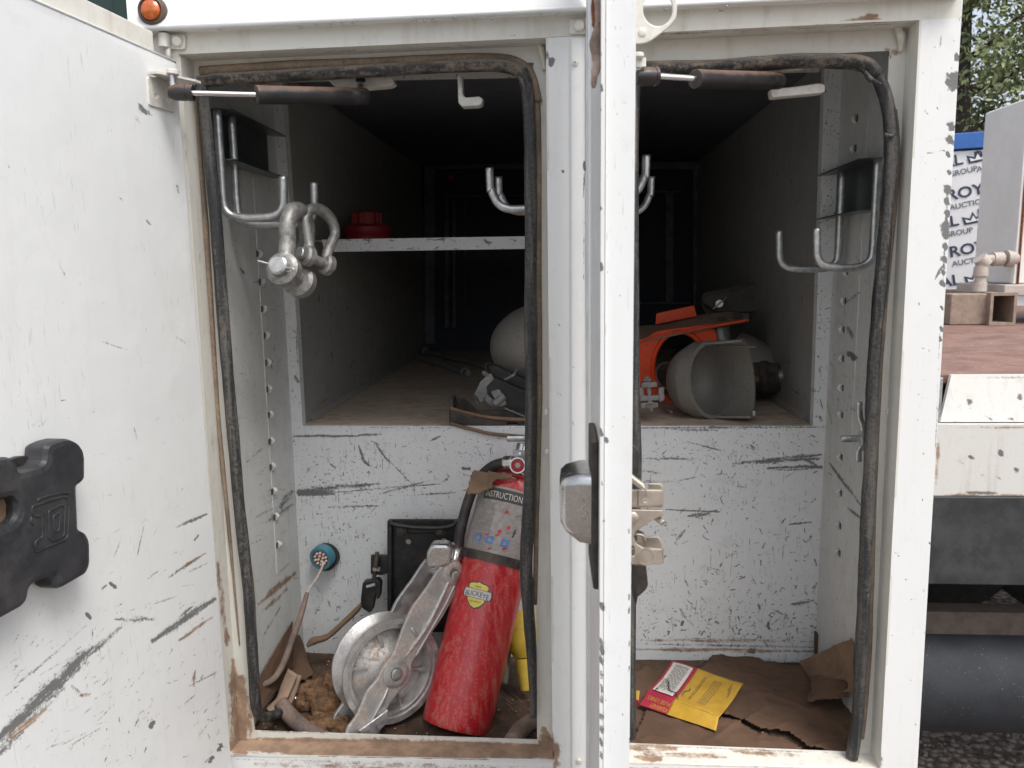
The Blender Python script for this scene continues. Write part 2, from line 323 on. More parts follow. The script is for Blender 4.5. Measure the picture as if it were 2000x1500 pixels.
def panel(name, q, nu, nv, off, mat, parent=None, strokes=None, dent=.0004, seed=3, extra=None):
    """finely gridded sheet: corners q (TL,TR,BR,BL), thickness vector off"""
    q = [np.array(c, float) for c in q]; U, Vv = np.meshgrid(np.linspace(0, 1, nu+1), np.linspace(0, 1, nv+1)); U = U.ravel(); Vv = Vv.ravel()
    P = (q[0][None]*((1-U)*(1-Vv))[:, None] + q[1][None]*(U*(1-Vv))[:, None] + q[2][None]*(U*Vv)[:, None] + q[3][None]*((1-U)*Vv)[:, None])
    nn = nrm(off); lu = np.linalg.norm(q[1]-q[0]); lv = np.linalg.norm(q[3]-q[0])
    sc, mu = marks(P, strokes)
    if extra is not None:
        e = extra(P, pj(P)); sc = np.maximum(sc, e[0]); mu = np.maximum(mu, e[1])
    edge = np.minimum(np.minimum(U, 1-U)*lu, np.minimum(Vv, 1-Vv)*lv)
    if dent: P = P + nn[None]*((fbm(U*lu, Vv*lv, 7, seed)-.5)*dent*2*np.clip(edge/.01, 0, 1))[:, None]
    idx = np.arange((nu+1)*(nv+1)).reshape(nv+1, nu+1)
    f = np.stack([idx[:-1, :-1].ravel(), idx[1:, :-1].ravel(), idx[1:, 1:].ravel(), idx[:-1, 1:].ravel()], -1)
    # orient to face against off
    n0 = np.cross(q[3]-q[0], q[1]-q[0])
    if np.dot(n0, nn) > 0: f = f[:, ::-1]; flip = True
    else: flip = False
    faces = f.tolist()
    ring = list(idx[0, :]) + list(idx[1:, -1]) + list(idx[-1, -2::-1]) + list(idx[-2:0:-1, 0]); nr = len(ring); base = len(P)
    P = np.vstack([P, P[ring] + np.array(off)])
    for i in range(nr):
        j = (i+1) % nr; g = [ring[i], ring[j], base+j, base+i]; faces.append(g[::-1] if flip else g)
    bk = [base+i for i in range(nr)]; faces.append(bk[::-1] if flip else bk)
    sc = np.concatenate([sc, sc[ring]]); mu = np.concatenate([mu, mu[ring]])
    return mk(name, P, faces, mat, parent, attrs={'scuff': sc, 'mud': mu})
def crm(pts, n=8, closed=False):
    P = [np.array(p, float) for p in pts]; out = []
    m = len(P)
    rng_ = range(m if closed else m-1)
    for i in rng_:
        p0 = P[(i-1) % m] if (closed or i > 0) else 2*P[0]-P[1]; p1 = P[i]; p2 = P[(i+1) % m]; p3 = P[(i+2) % m] if (closed or i+2 < m) else 2*P[-1]-P[-2]
        for k in range(n):
            t = k/n; out.append(.5*((2*p1)+(-p0+p2)*t+(2*p0-5*p1+4*p2-p3)*t*t+(-p0+3*p1-3*p2+p3)*t**3))
    if not closed: out.append(P[-1])
    return np.array(out)
def tubeg(pts, r, seg=12, sm=8, closed=False, squash=1.0, wob=0, seed=0, lobe=0.0):
    P = crm(pts, sm, closed) if sm > 1 else np.array(pts, float); n = len(P)
    if np.isscalar(r): R = np.full(n, float(r))
    else: R = np.interp(np.linspace(0, 1, n), np.linspace(0, 1, len(r)), r)
    if wob: R = R*(1+wob*(fbm(np.arange(n)*.31, np.zeros(n)+seed, .7, seed)-.5)*2)
    T = np.gradient(P, axis=0) if not closed else np.roll(P, -1, 0)-np.roll(P, 1, 0)
    T /= np.linalg.norm(T, axis=1)[:, None]+1e-12
    nv = np.cross(T[0], [0, 0, 1.]);
    if np.linalg.norm(nv) < .2: nv = np.cross(T[0], [0, 1., 0])
    nv = nrm(nv); V = []; a = np.arange(seg)*2*np.pi/seg
    for i in range(n):
        nv = nrm(nv - T[i]*np.dot(nv, T[i])); b = np.cross(T[i], nv)
        V.append(P[i] + R[i]*(1+lobe*(np.cos(3*a+1.1)*.6+np.cos(7*a)*.4))[:, None]*(np.cos(a)[:, None]*nv + squash*np.sin(a)[:, None]*b))
    V = np.vstack(V); Fc = []
    for i in range(n if closed else n-1):
        i2 = (i+1) % n
        for k in range(seg): k2 = (k+1) % seg; Fc.append([i*seg+k, i*seg+k2, i2*seg+k2, i2*seg+k])
    if not closed: Fc.append(list(range(seg))[::-1]); Fc.append([(n-1)*seg+k for k in range(seg)])
    return V, Fc
def tube(name, pts, r, mat, parent=None, **k):
    ex = {q: k.pop(q) for q in ('orig',) if q in k}
    V, Fc = tubeg(pts, r, **k); return mk(name, V, Fc, mat, parent, smooth=True, **ex)
def basis(ax, hint=(0, 0, 1)):
    ax = nrm(ax); h = np.array(hint, float)
    if abs(np.dot(ax, nrm(h))) > .95: h = np.array([0, 1., 0])
    e1 = nrm(h - ax*np.dot(h, ax)); return ax, e1, np.cross(ax, e1)
def latheg(prof, o, ax, seg=40, a0=0, a1=2*math.pi, hint=(0, 0, 1)):
    ax, e1, e2 = basis(ax, hint); full = abs(a1-a0-2*math.pi) < 1e-6; ns = seg if full else seg+1
    V = []; Fc = []
    for (t, r) in prof:
        for k in range(ns): a = a0+(a1-a0)*k/seg; V.append(np.array(o)+ax*t+r*(math.cos(a)*e1+math.sin(a)*e2))
    for i in range(len(prof)-1):
        for k in range(seg): k2 = (k+1) % ns; Fc.append([i*ns+k, i*ns+k2, (i+1)*ns+k2, (i+1)*ns+k])
    return V, Fc
def lathe(name, prof, o, ax, mat, parent=None, bevel=0, **k):
    V, Fc = latheg(prof, o, ax, **k); ob = mk(name, V, Fc, mat, parent, smooth=True)
    m = ob.modifiers.new('weld', 'WELD'); m.merge_threshold = 1e-5
    try: ob.data.set_sharp_from_angle(angle=math.radians(38))
    except Exception: pass
    return ob
def cyl(name, a, b, r, mat, parent=None, ch=.12, seg=24):
    a = np.array(a, float); b = np.array(b, float); L = np.linalg.norm(b-a); c = r*ch
    return lathe(name, [(0, 0), (0, r-c), (c, r), (L-c, r), (L, r-c), (L, 0)], a, b-a, mat, parent, seg=seg)
def plate(name, outs, O, U, Vv, th, mat, parent=None, bevel=.0006, warp=None):
    """flat plate from outlines (first outer, others holes) in (u,v) metres; front face at O, thickness behind"""
    cu = bpy.data.curves.new(name+'_c', 'CURVE'); cu.dimensions = '2D'; cu.fill_mode = 'BOTH'
    bevel = min(bevel, th*.45); cu.extrude = th/2-bevel; cu.bevel_depth = bevel; cu.bevel_resolution = 1; cu.offset = -bevel
    for o in outs:
        sp = cu.splines.new('POLY'); sp.points.add(len(o)-1)
        for i, (u, v) in enumerate(o): sp.points[i].co = (u, v, 0, 1)
        sp.use_cyclic_u = True
    ob = bpy.data.objects.new('tmp', cu); me = bpy.data.meshes.new_from_object(ob)
    bpy.data.objects.remove(ob); bpy.data.curves.remove(cu)
    n = len(me.vertices); co = np.empty(n*3); me.vertices.foreach_get('co', co); co = co.reshape(-1, 3); co[:, 2] -= th/2
    Fc = [list(p.vertices) for p in me.polygons]; bpy.data.meshes.remove(me)
    U = np.array(U, float); Vv = np.array(Vv, float); Nn = np.cross(U, Vv); Nn /= np.linalg.norm(Nn)
    V = np.array(O)[None] + co[:, :1]*U + co[:, 1:2]*Vv + co[:, 2:]*Nn
    if warp: V = warp(V, co)
    return mk(name, V, Fc, mat, parent)
def ppx(name, outs, Y, th, mat, parent=None, bevel=.0006):
    """plate parallel to the truck face at depth Y, outlines given where they fall in view"""
    return plate(name, [[(PY(x, y, Y)[0], PY(x, y, Y)[2]) for x, y in o] for o in outs], (0, Y, 0), (1, 0, 0), (0, 0, 1), th, mat, parent, bevel)
def circ(cx, cy, r, n=20, ry=None, a0=0): return [(cx+r*math.cos(a0+2*math.pi*k/n), cy+(ry or r)*math.sin(a0+2*math.pi*k/n)) for k in range(n)]
def rnd(pts, r, n=4):
    out = []; m = len(pts)
    for i in range(m):
        p = np.array(pts[i], float); a = np.array(pts[i-1], float); b = np.array(pts[(i+1) % m], float)
        rr = r if np.isscalar(r) else r[i]
        da = a-p; db = b-p; la = np.linalg.norm(da); lb = np.linalg.norm(db); k = min(rr, la*.45, lb*.45)
        s = p+da/la*k; e = p+db/lb*k
        if k < 1e-6: out.append(tuple(p)); continue
        for j in range(n+1): t = j/n; q = (1-t)**2*s+2*t*(1-t)*p+t*t*e; out.append(tuple(q))
    return out
TB = [0.0]
def textg(s, size):
    cu = bpy.data.curves.new('t', 'FONT'); cu.body = s; cu.size = size; cu.fill_mode = 'FRONT'; cu.resolution_u = 3; cu.offset = TB[0]
    ob = bpy.data.objects.new('t', cu); me = bpy.data.meshes.new_from_object(ob); bpy.data.objects.remove(ob)
    n = len(me.vertices); co = np.empty(n*3); me.vertices.foreach_get('co', co); co = co.reshape(-1, 3); Fc = [list(p.vertices) for p in me.polygons]; bpy.data.meshes.remove(me)
    return co, Fc
def text(name, s, width, height, O, U, Vv, mat, parent, fn=None):
    """flat lettering fitted to width x height, origin at its lower left corner"""
    co, Fc = textg(s, 1); mn = co.min(0); mx = co.max(0)
    u = (co[:, 0]-mn[0])/(mx[0]-mn[0])*width; v = (co[:, 1]-mn[1])/(mx[1]-mn[1])*height
    V = fn(u, v) if fn else np.array(O)[None]+u[:, None]*np.array(U)+v[:, None]*np.array(Vv)
    return mk(name, V, Fc, mat, parent)
def sheet(name, poly, O, U, Vv, res, mat, parent=None, amp=.003, seed=1, th=.002, jag=.0, hf=None, orig=None):
    """crumpled torn sheet: polygon in (u,v) metres"""
    P = np.array(poly); mn = P.min(0)-.002; mx = P.max(0)+.002; nx = int((mx[0]-mn[0])/res)+1; ny = int((mx[1]-mn[1])/res)+1
    X, Y = np.meshgrid(np.linspace(mn[0], mx[0], nx+1), np.linspace(mn[1], mx[1], ny+1)); X = X.ravel(); Y = Y.ravel()
    cx = X+(fbm(X, Y, 60, seed+5)-.5)*2*jag; cy = Y+(fbm(X+9, Y, 60, seed+6)-.5)*2*jag
    ins = np.zeros(len(X), bool)
    for i in range(len(P)):
        a = P[i]; b = P[(i+1) % len(P)]
        c = ((a[1] > cy) != (b[1] > cy)); xx = (b[0]-a[0])*(cy-a[1])/(b[1]-a[1]+1e-12)+a[0]; ins ^= c & (cx < xx)
    h = (fbm(X+3, Y+3, 14, seed)-.5)*2*amp + (fbm(X+3, Y+3, 45, seed+2)-.5)*amp*.5
    if hf: h = h + hf(X, Y)
    U = np.array(U, float); Vv = np.array(Vv, float); Nn = nrm(np.cross(U, Vv))
    V = np.array(O)[None]+X[:, None]*U+Y[:, None]*Vv+h[:, None]*Nn
    idx = np.arange((nx+1)*(ny+1)).reshape(ny+1, nx+1)
    f = np.stack([idx[:-1, :-1].ravel(), idx[:-1, 1:].ravel(), idx[1:, 1:].ravel(), idx[1:, :-1].ravel()], -1); f = f[ins[f].all(1)]
    us = np.unique(f); rm = -np.ones(len(V), int); rm[us] = np.arange(len(us))
    return mk(name, V[us], rm[f].tolist(), mat, parent, smooth=True, solid=th, orig=orig)
def merge(lst):
    V = []; Fc = []; b = 0
    for v, f in lst: v = np.asarray(v, float); V.append(v); Fc += [[i+b for i in q] for q in f]; b += len(v)
    return np.vstack(V), Fc
def screw(name, c, n, r, mat, parent, h=.003):
    o = lathe(name, [(0, r*1.25), (h*.3, r*1.25), (h*.3, r), (h*.8, r*.85), (h, r*.5), (h, r*.38), (h*.4, r*.3), (h*.4, 0)], c, n, mat, parent, seg=18)
    return o

def patch3(name, A, B, C, D, mat, parent=None, n=30, amp=.004, jag=.004, seed=1, th=.002):
    """crumpled four cornered piece with ragged edges (A,B bottom, C,D top)"""
    A, B, C, D = [np.array(p_, float) for p_ in (A, B, C, D)]; U, Vv = np.meshgrid(np.linspace(0, 1, n+1), np.linspace(0, 1, n+1)); U = U.ravel(); Vv = Vv.ravel()
    j = jag/ max(np.linalg.norm(B-A), 1e-3)
    e = (fbm(U*3+seed, Vv*3, 3, seed+4)-.5)*2*j; U2 = U+e*np.where((U < .02) | (U > .98), 1, .3); e = (fbm(U*3, Vv*3+seed, 3, seed+8)-.5)*2*j; V2 = Vv+e*np.where((Vv < .02) | (Vv > .98), 1, .3)
    P = A*((1-U2)*(1-V2))[:, None]+B*(U2*(1-V2))[:, None]+C*(U2*V2)[:, None]+D*((1-U2)*V2)[:, None]
    nn = nrm(np.cross(B-A, D-A)); l = np.linalg.norm(B-A)
    P = P+nn*(((fbm(U*l+seed, Vv*l, 22, seed)-.5)*2*amp+(fbm(U*l+seed, Vv*l, 70, seed+1)-.5)*amp*.6)[:, None])
    idx = np.arange((n+1)**2).reshape(n+1, n+1)
    return mk(name, P, np.stack([idx[:-1, :-1].ravel(), idx[:-1, 1:].ravel(), idx[1:, 1:].ravel(), idx[1:, :-1].ravel()], -1).tolist(), mat, parent, smooth=True, solid=th)
# ================================================================== utility body
YF, YI, YB, YE = 1.15, 1.19, 1.52, 2.95
body = thing('utility_body', (0, 2.0, .58), 'white steel truck utility body with two open compartments and scratched paint', 'truck body')
back = (0, .02, 0)
def P4(c, Y): return [PY(x, y, Y) for x, y in c]
# upper panel and header
ur = rs((260, -10, 1800, 50), 26, 88, 10, 10, 1.6, .5, 's', 3)+[(735, 30, 738, 33, 3, .9, 's'), (878, 28, 883, 31, 3, .9, 's'), (620, -5, 625, 40, 1.2, .35, 's'), (1055, 0, 1060, 30, 1.2, .35, 's')]
panel('upper_panel', [PY(241, -70, 1.165), PY(1892, -120, 1.165), PY(1886, -17, 1.128), PY(251, 59, 1.128)], 200, 24, (0, .03, 0), 'face', body, ur, dent=.0003)
# folded lower hem of the upper panel
V, Fc = tubeg([PY(252, 58, 1.131), PY(1885, -18, 1.131)], .0035, sm=1, seg=10)
mk('panel_hem', V, Fc, 'face', body, smooth=True)
hd = [(520, 100, 560, 98, 3, .35, 's')] + rs((700, 66, 1040, 78), 40, 0, 20, 8, 1.6, .55, 's', 5) + [(905, 83, 912, 80, 3, .9, 's'), (1640, 44, 1720, 38, 9, .75, 'm'), (1665, 40, 1712, 30, 7, .8, 'm'), (360, 104, 1060, 72, 3.2, .55, 'm'), (1240, 66, 1796, 40, 3.2, .6, 'm'), (1405, 20, 1410, 21, 3, .8, 's')]
panel('header_panel', P4([(300, 20), (1882, -40), (1876, 35.5), (300, 108)], YF), 320, 26, (0, .004, 0), 'cream', body, hd, dent=.0003)
# posts on the outer face
rj = []
rj += [(1850, 380, 1846, 470, 3, 1.05, 's'), (1845, 480, 1841, 560, 2.6, 1.05, 's'), (1858, 150, 1852, 175, 4, 1.1, 's'), (1836, 640, 1826, 900, 1.5, .7, 's'), (1878, 10, 1874, 40, 2.5, .9, 'm')]
for (x, y, s) in [(1873, 25, 8), (1868, 110, 6), (1862, 150, 11), (1856, 160, 8), (1862, 165, 9), (1849, 162, 4), (1857, 245, 7), (1855, 272, 8), (1850, 300, 4), (1852, 335, 4), (1850, 370, 8), (1848, 392, 5), (1849, 415, 6), (1846, 440, 8), (1847, 455, 9), (1843, 447, 4), (1845, 480, 5), (1843, 505, 6), (1841, 530, 4), (1840, 552, 5), (1839, 600, 3), (1838, 640, 3), (1836, 660, 3), (1835, 800, 3), (1815, 1060, 2)]:
    rj.append((x, y, x+2, y+4, s, 1.1, 's'))
rj += [(1826, 545, 1845, 515, 3.5, 1.1, 's'), (1838, 70, 1836, 95, 2, .7, 'm'), (1805, 215, 1812, 223, 2, .8, 's'), (1830, 210, 1832, 214, 2, 1, 's'), (1810, 300, 1845, 294, 1.3, .8, 's')]
rj += rs((1790, 560, 1850, 900), 16, 80, 40, 5, 2, .9, 's', 8) + rs((1735, 950, 1810, 1440), 16, 80, 40, 5, 2, .9, 's', 9) + rs((1795, 60, 1865, 560), 14, 80, 60, 5, 1.6, .8, 's', 10)
panel('right_post', P4([(1796, 39), (1878, 33), (1790, 1530), (1718, 1530)], YF), 40, 520, (0, .004, 0), 'face', body, rj, dent=.0003)
lj = [(430, 1440, 470, 1500, 30, 1, 'm')]
panel('left_post', P4([(251, 108), (352, 106), (448, 1530), (380, 1530)], YF), 40, 300, (0, .004, 0), 'cream', body, lj)
ml = [(1069, 100, 1071, 118, 1.8, 1, 's'), (1077, 118, 1077, 124, 6, 1, 's'), (1099, 334, 1099, 335, 3, 1, 's'), (1070, 140, 1072, 210, 1.6, .5, 's'), (1075, 150, 1081, 1100, 2.2, .22, 's'), (1060, 1420, 1080, 1520, 22, 1, 'm'), (1085, 1455, 1083, 1500, 12, .8, 'm'), (1140, 318, 1142, 330, 3, 1.1, 's'), (1141, 330, 1139, 385, 1.5, 1.1, 's'), (1140, 425, 1139, 545, 1.5, 1, 's'), (1141, 1395, 1150, 1440, 3.5, 1, 's'), (1142, 1430, 1140, 1450, 4, 1, 's')]
ml += rs((1080, 200, 1135, 1400), 22, 90, 50, 5, 1.6, .8, 's', 12)
panel('centre_post', P4([(1066, 73.5), (1195, 67.5), (1199, 1530), (1080, 1530)], YF), 50, 520, (0, .004, 0), 'face', body, ml, dent=.0003)
# hinge cover strip with screws
panel('hinge_cover', P4([(1116, 75), (1143, 74), (1146, 1530), (1118, 1530)], YF-.003), 14, 420, (0, .0035, 0), 'face', body, [(1141, 318, 1142, 330, 3, 1.1, 's'), (1141, 330, 1140, 385, 1.6, 1.1, 's'), (1141, 425, 1140, 545, 1.6, 1, 's')]+rs((1118, 500, 1140, 1480), 10, 90, 40, 5, 1.5, .8, 's', 14), dent=.0002)
for (x, y) in [(1123, 123), (1127, 906), (1131, 1486)]: screw('screw', PY(x, y, YF-.003), (0, -1, 0), .0042, 'bolt', body)
V, Fc = tubeg([PY(1148, 60, YF-.004), PY(1151, 1530, YF-.004)], .0032, sm=1, seg=10); mk('hinge_pin_tube', V, Fc, 'face', body, smooth=True)
box('hinge_shadow_gap', *bx(PY(1143.5, 62, YF-.0005)-[0, .0005, 0], PY(1159, 1530, YF)), 'frame', body, bevel=0) if False else None
def hinge(kx, ky, px, py):
    a = PY(kx, ky, YF-.010)
    h = ppx('hinge', [rnd([(px-19, py-14), (px+14, py-14), (px+14, py+15), (px-19, py+15)], 4)], YF-.005, .005, 'bolt', body, .001)
    cyl('knuckle', PY(kx, ky-15, YF-.007), PY(kx+1, ky+14, YF-.007), .0085, 'bolt', h, ch=.15)
    lathe('bolt', [(0, .0078), (.003, .0078), (.005, .006), (.0055, 0)], PY(px, py, YF-.005), (0, -1, 0), 'bolt', h, seg=22)
    return h
hinge(321, 80, 347, 81); hinge(1155, 49, 1131, 51)
tube('hinge_pin', [PY(328, 90, YF-.006), PY(330, 118, YF-.006)], .004, 'bolt', body, sm=1)
# door openings: return, inner flange and lip
def ringq(O, I, nm, strokes, mat, seed):
    Op = [PY(x, y, YF) for x, y in O]; Oi = [np.array([c[0], YI, c[2]]) for c in Op]; Ii = [PY(x, y, YI) for x, y in I]
    for k in range(4):
        j = (k+1) % 4; L = np.linalg.norm(Op[k]-Op[j]); n = int(L/.003)
        cen = (Op[0]+Op[2])/2; mid = (Op[k]+Op[j])/2; outw = nrm([(mid-cen)[0], 0, 0] if k % 2 else [0, 0, (mid-cen)[2]])*.003
        panel(nm+'_return', [Op[k], Op[j], Oi[j], Oi[k]], n, 12, outw, mat, body, strokes, dent=0)
        wv = np.linalg.norm(Oi[k]-Ii[k]); panel(nm+'_flange', [Oi[k], Oi[j], Ii[j], Ii[k]], n, max(4, int(wv/.003)), (0, .003, 0), mat, body, strokes, dent=.0003, seed=seed+k)
OL = [(352, 106), (1066, 73.5), (1080, 1486), (448, 1474)]; IL = [(392, 150), (1042, 122), (1049, 1446), (497, 1428)]
OR = [(1195, 67.5), (1796, 39), (1719, 1503), (1199, 1489)]; IR = [(1229, 124), (1737, 99), (1667, 1470), (1229, 1453)]
mudl = [(470, 1330, 470, 1500, 22, 1.2, 'm'), (455, 1290, 460, 1400, 10, .9, 'm'), (425, 1100, 440, 1240, 8, .55, 'm'), (440, 1228, 444, 1260, 9, .8, 'm'), (412, 800, 416, 950, 6, .3, 'm'),
        (450, 1458, 1080, 1474, 17, 1.5, 'm'), (460, 1447, 1080, 1460, 10, 1.35, 'm'), (500, 1442, 1050, 1455, 6, .85, 'm'), (1060, 1425, 1075, 1480, 16, 1.1, 'm'), (380, 300, 400, 700, 4, .35, 'm'), (352, 112, 1060, 85, 5, .4, 'm'), (700, 128, 1040, 118, 6, .35, 'm')]
chl = [(510, 1429, 700, 1433, 2.2, .75, 's'), (660, 1432, 1040, 1444, 2.0, .7, 's'), (1068, 100, 1068, 118, 3, 1, 's')]
ringq(OL, IL, 'left_opening', mudl+chl, 'cream', 21)
mudr = [(1230, 1460, 1320, 1462, 12, .75, 'm'), (1300, 1472, 1420, 1478, 9, .6, 'm'), (1430, 1466, 1560, 1476, 8, .65, 'm'), (1240, 1478, 1290, 1482, 10, .9, 'm'), (1738, 98, 1752, 105, 8, 1.1, 'm'), (1730, 96, 1740, 112, 5, 1, 's'), (1230, 70, 1796, 45, 4, .5, 'm'), (1600, 1480, 1680, 1488, 8, .5, 'm')]
ringq(OR, IR, 'right_opening', mudr+[(1235, 1456, 1660, 1472, 2, .6, 's')], 'cream', 31)
# thick welds in the corners
for c, s in (((1757, 72), .011), ((1060, 108), .009), ((366, 128), .010)):
    q = PY(*c, YI-.002); V, Fc = tubeg([q+[-.006, 0, .018], q+[0, -.004, 0], q+[.002, 0, -.02]], [.004, s*.6, .003], sm=6, wob=.5, seed=3); mk('weld_bead', V, Fc, 'putty', body, smooth=True)
# sill face below the openings
sl = [(450, 1484, 1085, 1500, 7, .55, 's'), (500, 1492, 1060, 1506, 12, .55, 'm'), (1230, 1500, 1700, 1520, 8, .6, 'm')]
panel('sill_face', P4([(440, 1474), (1082, 1486), (1082, 1600), (440, 1600)], YF), 200, 30, (0, .004, 0), 'face', body, sl)
panel('sill_face', P4([(1198, 1489), (1722, 1503), (1722, 1600), (1198, 1600)], YF), 180, 30, (0, .004, 0), 'face', body, sl)
# raised rolled edge on the sill
V, Fc = tubeg([PY(452, 1475, YF+.002), PY(1080, 1487, YF+.002)], .0025, sm=1, seg=8, ); mk('sill_edge', V, Fc, 'face', body, smooth=True)
# carriage bolts on the flanges
for (x, y, r) in [(1737, 803, .0055), (1735, 885, .0055)]: screw('screw', PY(x, y, YI-.0005), (-.25, -1, 0), r, 'bolt', body, .004)
for (x, y) in [(368, 251), (413, 830), (443, 1225)]: lathe('rivet', [(0, .0055), (.002, .005), (.0035, .003), (.004, 0)], PY(x, y, YI-.001), (0.2, -1, 0), 'cream', body, seg=16)
for (x, y) in [(1067, 805), (1069, 882)]: lathe('rivet', [(0, .005), (.002, .0045), (.0035, 0)], PY(x, y, YI-.02), (-1, -.6, 0), 'cream', body, seg=16)
# ------------------------------------------------ inside
xl = PY(570, 840, YB)[0]; xr = PY(1612, 840, YB)[0]; zf = .600; zc = 1.765
xtl = PY(591, 831, YB)[0]; xtr = PY(1588, 830, YB)[0]; zl = PY(1400, 832, YB)[2]; ztop = PY(1000, 152, YB)[2]
wl = [(505, 1180, 575, 1120, 9, .75, 'm'), (512, 1195, 560, 1150, 5, 1, 'm'), (545, 1290, 575, 1240, 12, .7, 'm'), (515, 1240, 548, 1185, 3, 1, 's'), (520, 1020, 570, 985, 7, .75, 's'), (500, 1010, 545, 990, 6, .6, 's'), (548, 990, 570, 960, 9, .9, 's'), (480, 905, 530, 860, 2.5, .8, 's'), (525, 700, 532, 720, 2, 1, 's'), (540, 730, 570, 745, 3, .7, 's'), (460, 820, 470, 815, 2.5, .9, 's'), (470, 525, 478, 535, 3, .9, 's')]
wl += rs((440, 500, 570, 1150), 60, 35, 30, 14, 1.6, .8, 's', 15) + rs((500, 940, 570, 1080), 14, 25, 12, 45, 3, .6, 's', 16)
panel('side_wall', [(xl, YI+.004, zc), (xl, YB, zc), (xl, YB, zf), (xl, YI+.004, zf)], 110, 380, (-.01, 0, 0), 'innerwall', body, wl, seed=5)
wr = [(1655, 640, 1665, 660, 7, 1, 's'), (1660, 690, 1668, 700, 6, 1, 's'), (1640, 600, 1680, 570, 4, .8, 's'), (1620, 905, 1680, 985, 5, .95, 's'), (1655, 990, 1685, 1015, 4, .9, 's'), (1640, 780, 1690, 810, 2.5, .8, 's'), (1610, 760, 1625, 830, 3, .7, 's')]
wr += rs((1610, 480, 1700, 1280), 75, 110, 40, 14, 1.5, .8, 's', 17)
panel('side_wall', [(xr, YB, zc), (xr, YI+.004, zc), (xr, YI+.004, zf), (xr, YB, zf)], 110, 380, (.01, 0, 0), 'innerwall', body, wr, seed=6)
bl = [(584, 962, 650, 962, 13, 1.15, 's'), (600, 956, 740, 945, 6, .95, 's'), (650, 962, 860, 945, 3, .85, 's'), (740, 965, 840, 938, 2.5, .9, 's'), (800, 968, 890, 962, 2.5, .9, 's'), (640, 990, 740, 988, 4, .8, 's'), (575, 852, 700, 852, 3.5, 1.05, 's'), (700, 850, 745, 848, 3.5, .9, 's'),
      (700, 870, 712, 905, 3.5, 1.05, 's'), (706, 895, 722, 910, 3.5, 1, 's'), (735, 870, 760, 905, 3, 1, 's'), (750, 890, 808, 948, 2, 1, 's'), (725, 862, 740, 870, 3.5, 1, 's'), (905, 915, 916, 915, 3, 1, 's'), (840, 862, 860, 852, 3, 1, 's'), (935, 880, 945, 900, 1.5, .9, 's'), (930, 870, 937, 890, 1.5, .8, 's')]
bl += rs((580, 860, 1020, 1010), 60, 10, 50, 16, 1.8, .85, 's', 18) + rs((640, 1010, 720, 1060), 22, 80, 30, 6, 2.0, .9, 's', 19) + rs((600, 1160, 760, 1280), 30, 30, 40, 7, 2, .9, 's', 20)
bl += [(1430, 905, 1600, 895, 5.5, 1.05, 's'), (1500, 898, 1604, 888, 4.5, 1.1, 's'), (1500, 915, 1604, 912, 6, 1.15, 's'), (1560, 890, 1604, 915, 5, .9, 's'), (1250, 920, 1300, 925, 10, .6, 's'), (1255, 895, 1370, 897, 3, .85, 's'), (1250, 942, 1320, 940, 3, .9, 's'), (1320, 940, 1370, 930, 2, .8, 's'),
       (1300, 995, 1400, 1000, 3, .9, 's'), (1345, 1008, 1385, 1003, 6, .9, 's'), (1385, 998, 1410, 1000, 3, .9, 's'), (1350, 865, 1408, 880, 3, 1, 's'), (1318, 1060, 1338, 1035, 4, .9, 's'), (1540, 1025, 1585, 1020, 3, .9, 's'), (1545, 1180, 1588, 1172, 6, .95, 's'), (1510, 1190, 1530, 1200, 3, 1, 's'), (1330, 1190, 1345, 1215, 3, .8, 's'), (1440, 950, 1462, 952, 3, .9, 's'),
       (1380, 860, 1382, 900, 4, .55, 'm'), (1240, 1258, 1590, 1264, 4, .7, 's'), (1240, 1268, 1590, 1272, 5, .85, 'm'), (1240, 1250, 1590, 1252, 7, .5, 'm'), (1240, 836, 1612, 834, 3.2, .95, 's'), (1300, 838, 1400, 840, 5, .8, 's'), (578, 835, 1030, 835, 2, .6, 's')]
bl += rs((1250, 860, 1600, 1250), 130, 60, 60, 9, 1.9, .95, 's', 22) + rs((1250, 870, 1600, 1240), 40, 140, 30, 20, 1.5, .7, 's', 23) + rs((1300, 1130, 1600, 1250), 60, 80, 50, 7, 2.2, .9, 's', 24) + rs((1250, 1180, 1600, 1260), 30, 10, 30, 16, 5, .4, 'm', 25)
bl += rs((580, 850, 1600, 1270), 60, 20, 60, 26, 9, .30, 's', 222) + rs((580, 850, 1600, 1270), 50, 20, 60, 26, 9, .34, 'm', 223) + rs((1250, 850, 1600, 900), 30, 70, 60, 5, 1.6, .95, 's', 322) + rs((580, 850, 1600, 1270), 90, 70, 60, 5, 1.5, .95, 's', 122) + rs((1250, 850, 1600, 1260), 70, 45, 40, 28, 1.2, .8, 's', 123) + rs((590, 860, 1010, 1000), 30, 150, 25, 30, 1.2, .8, 's', 124) + rs((600, 1120, 1600, 1260), 50, 70, 60, 8, 3.5, .5, 'm', 125) + rs((1260, 1190, 1600, 1262), 60, 80, 60, 6, 2.2, 1, 's', 126)
panel('bulkhead_panel', [(xl, YB, zl), (xr, YB, zl), (xr, YB, zf), (xl, YB, zf)], 700, 330, (0, .01, 0), 'inner', body, bl, seed=7, dent=.0012)
pl = [(578, 640, 582, 720, 2, .8, 's'), (577, 735, 583, 745, 5, .9, 's'), (1602, 780, 1607, 800, 2, 1, 's'), (1600, 815, 1605, 822, 4, .9, 's')]
pl += rs((556, 220, 590, 820), 16, 80, 30, 5, 1.6, .9, 's', 26) + rs((1590, 160, 1610, 820), 20, 90, 20, 5, 1.6, 1, 's', 27)
panel('bulkhead_post', [(xl, YB, zc), PY(551, 150, YB), (xtl, YB, zl), (xl, YB, zl)], 14, 220, (0, .02, 0), 'inner', body, pl)
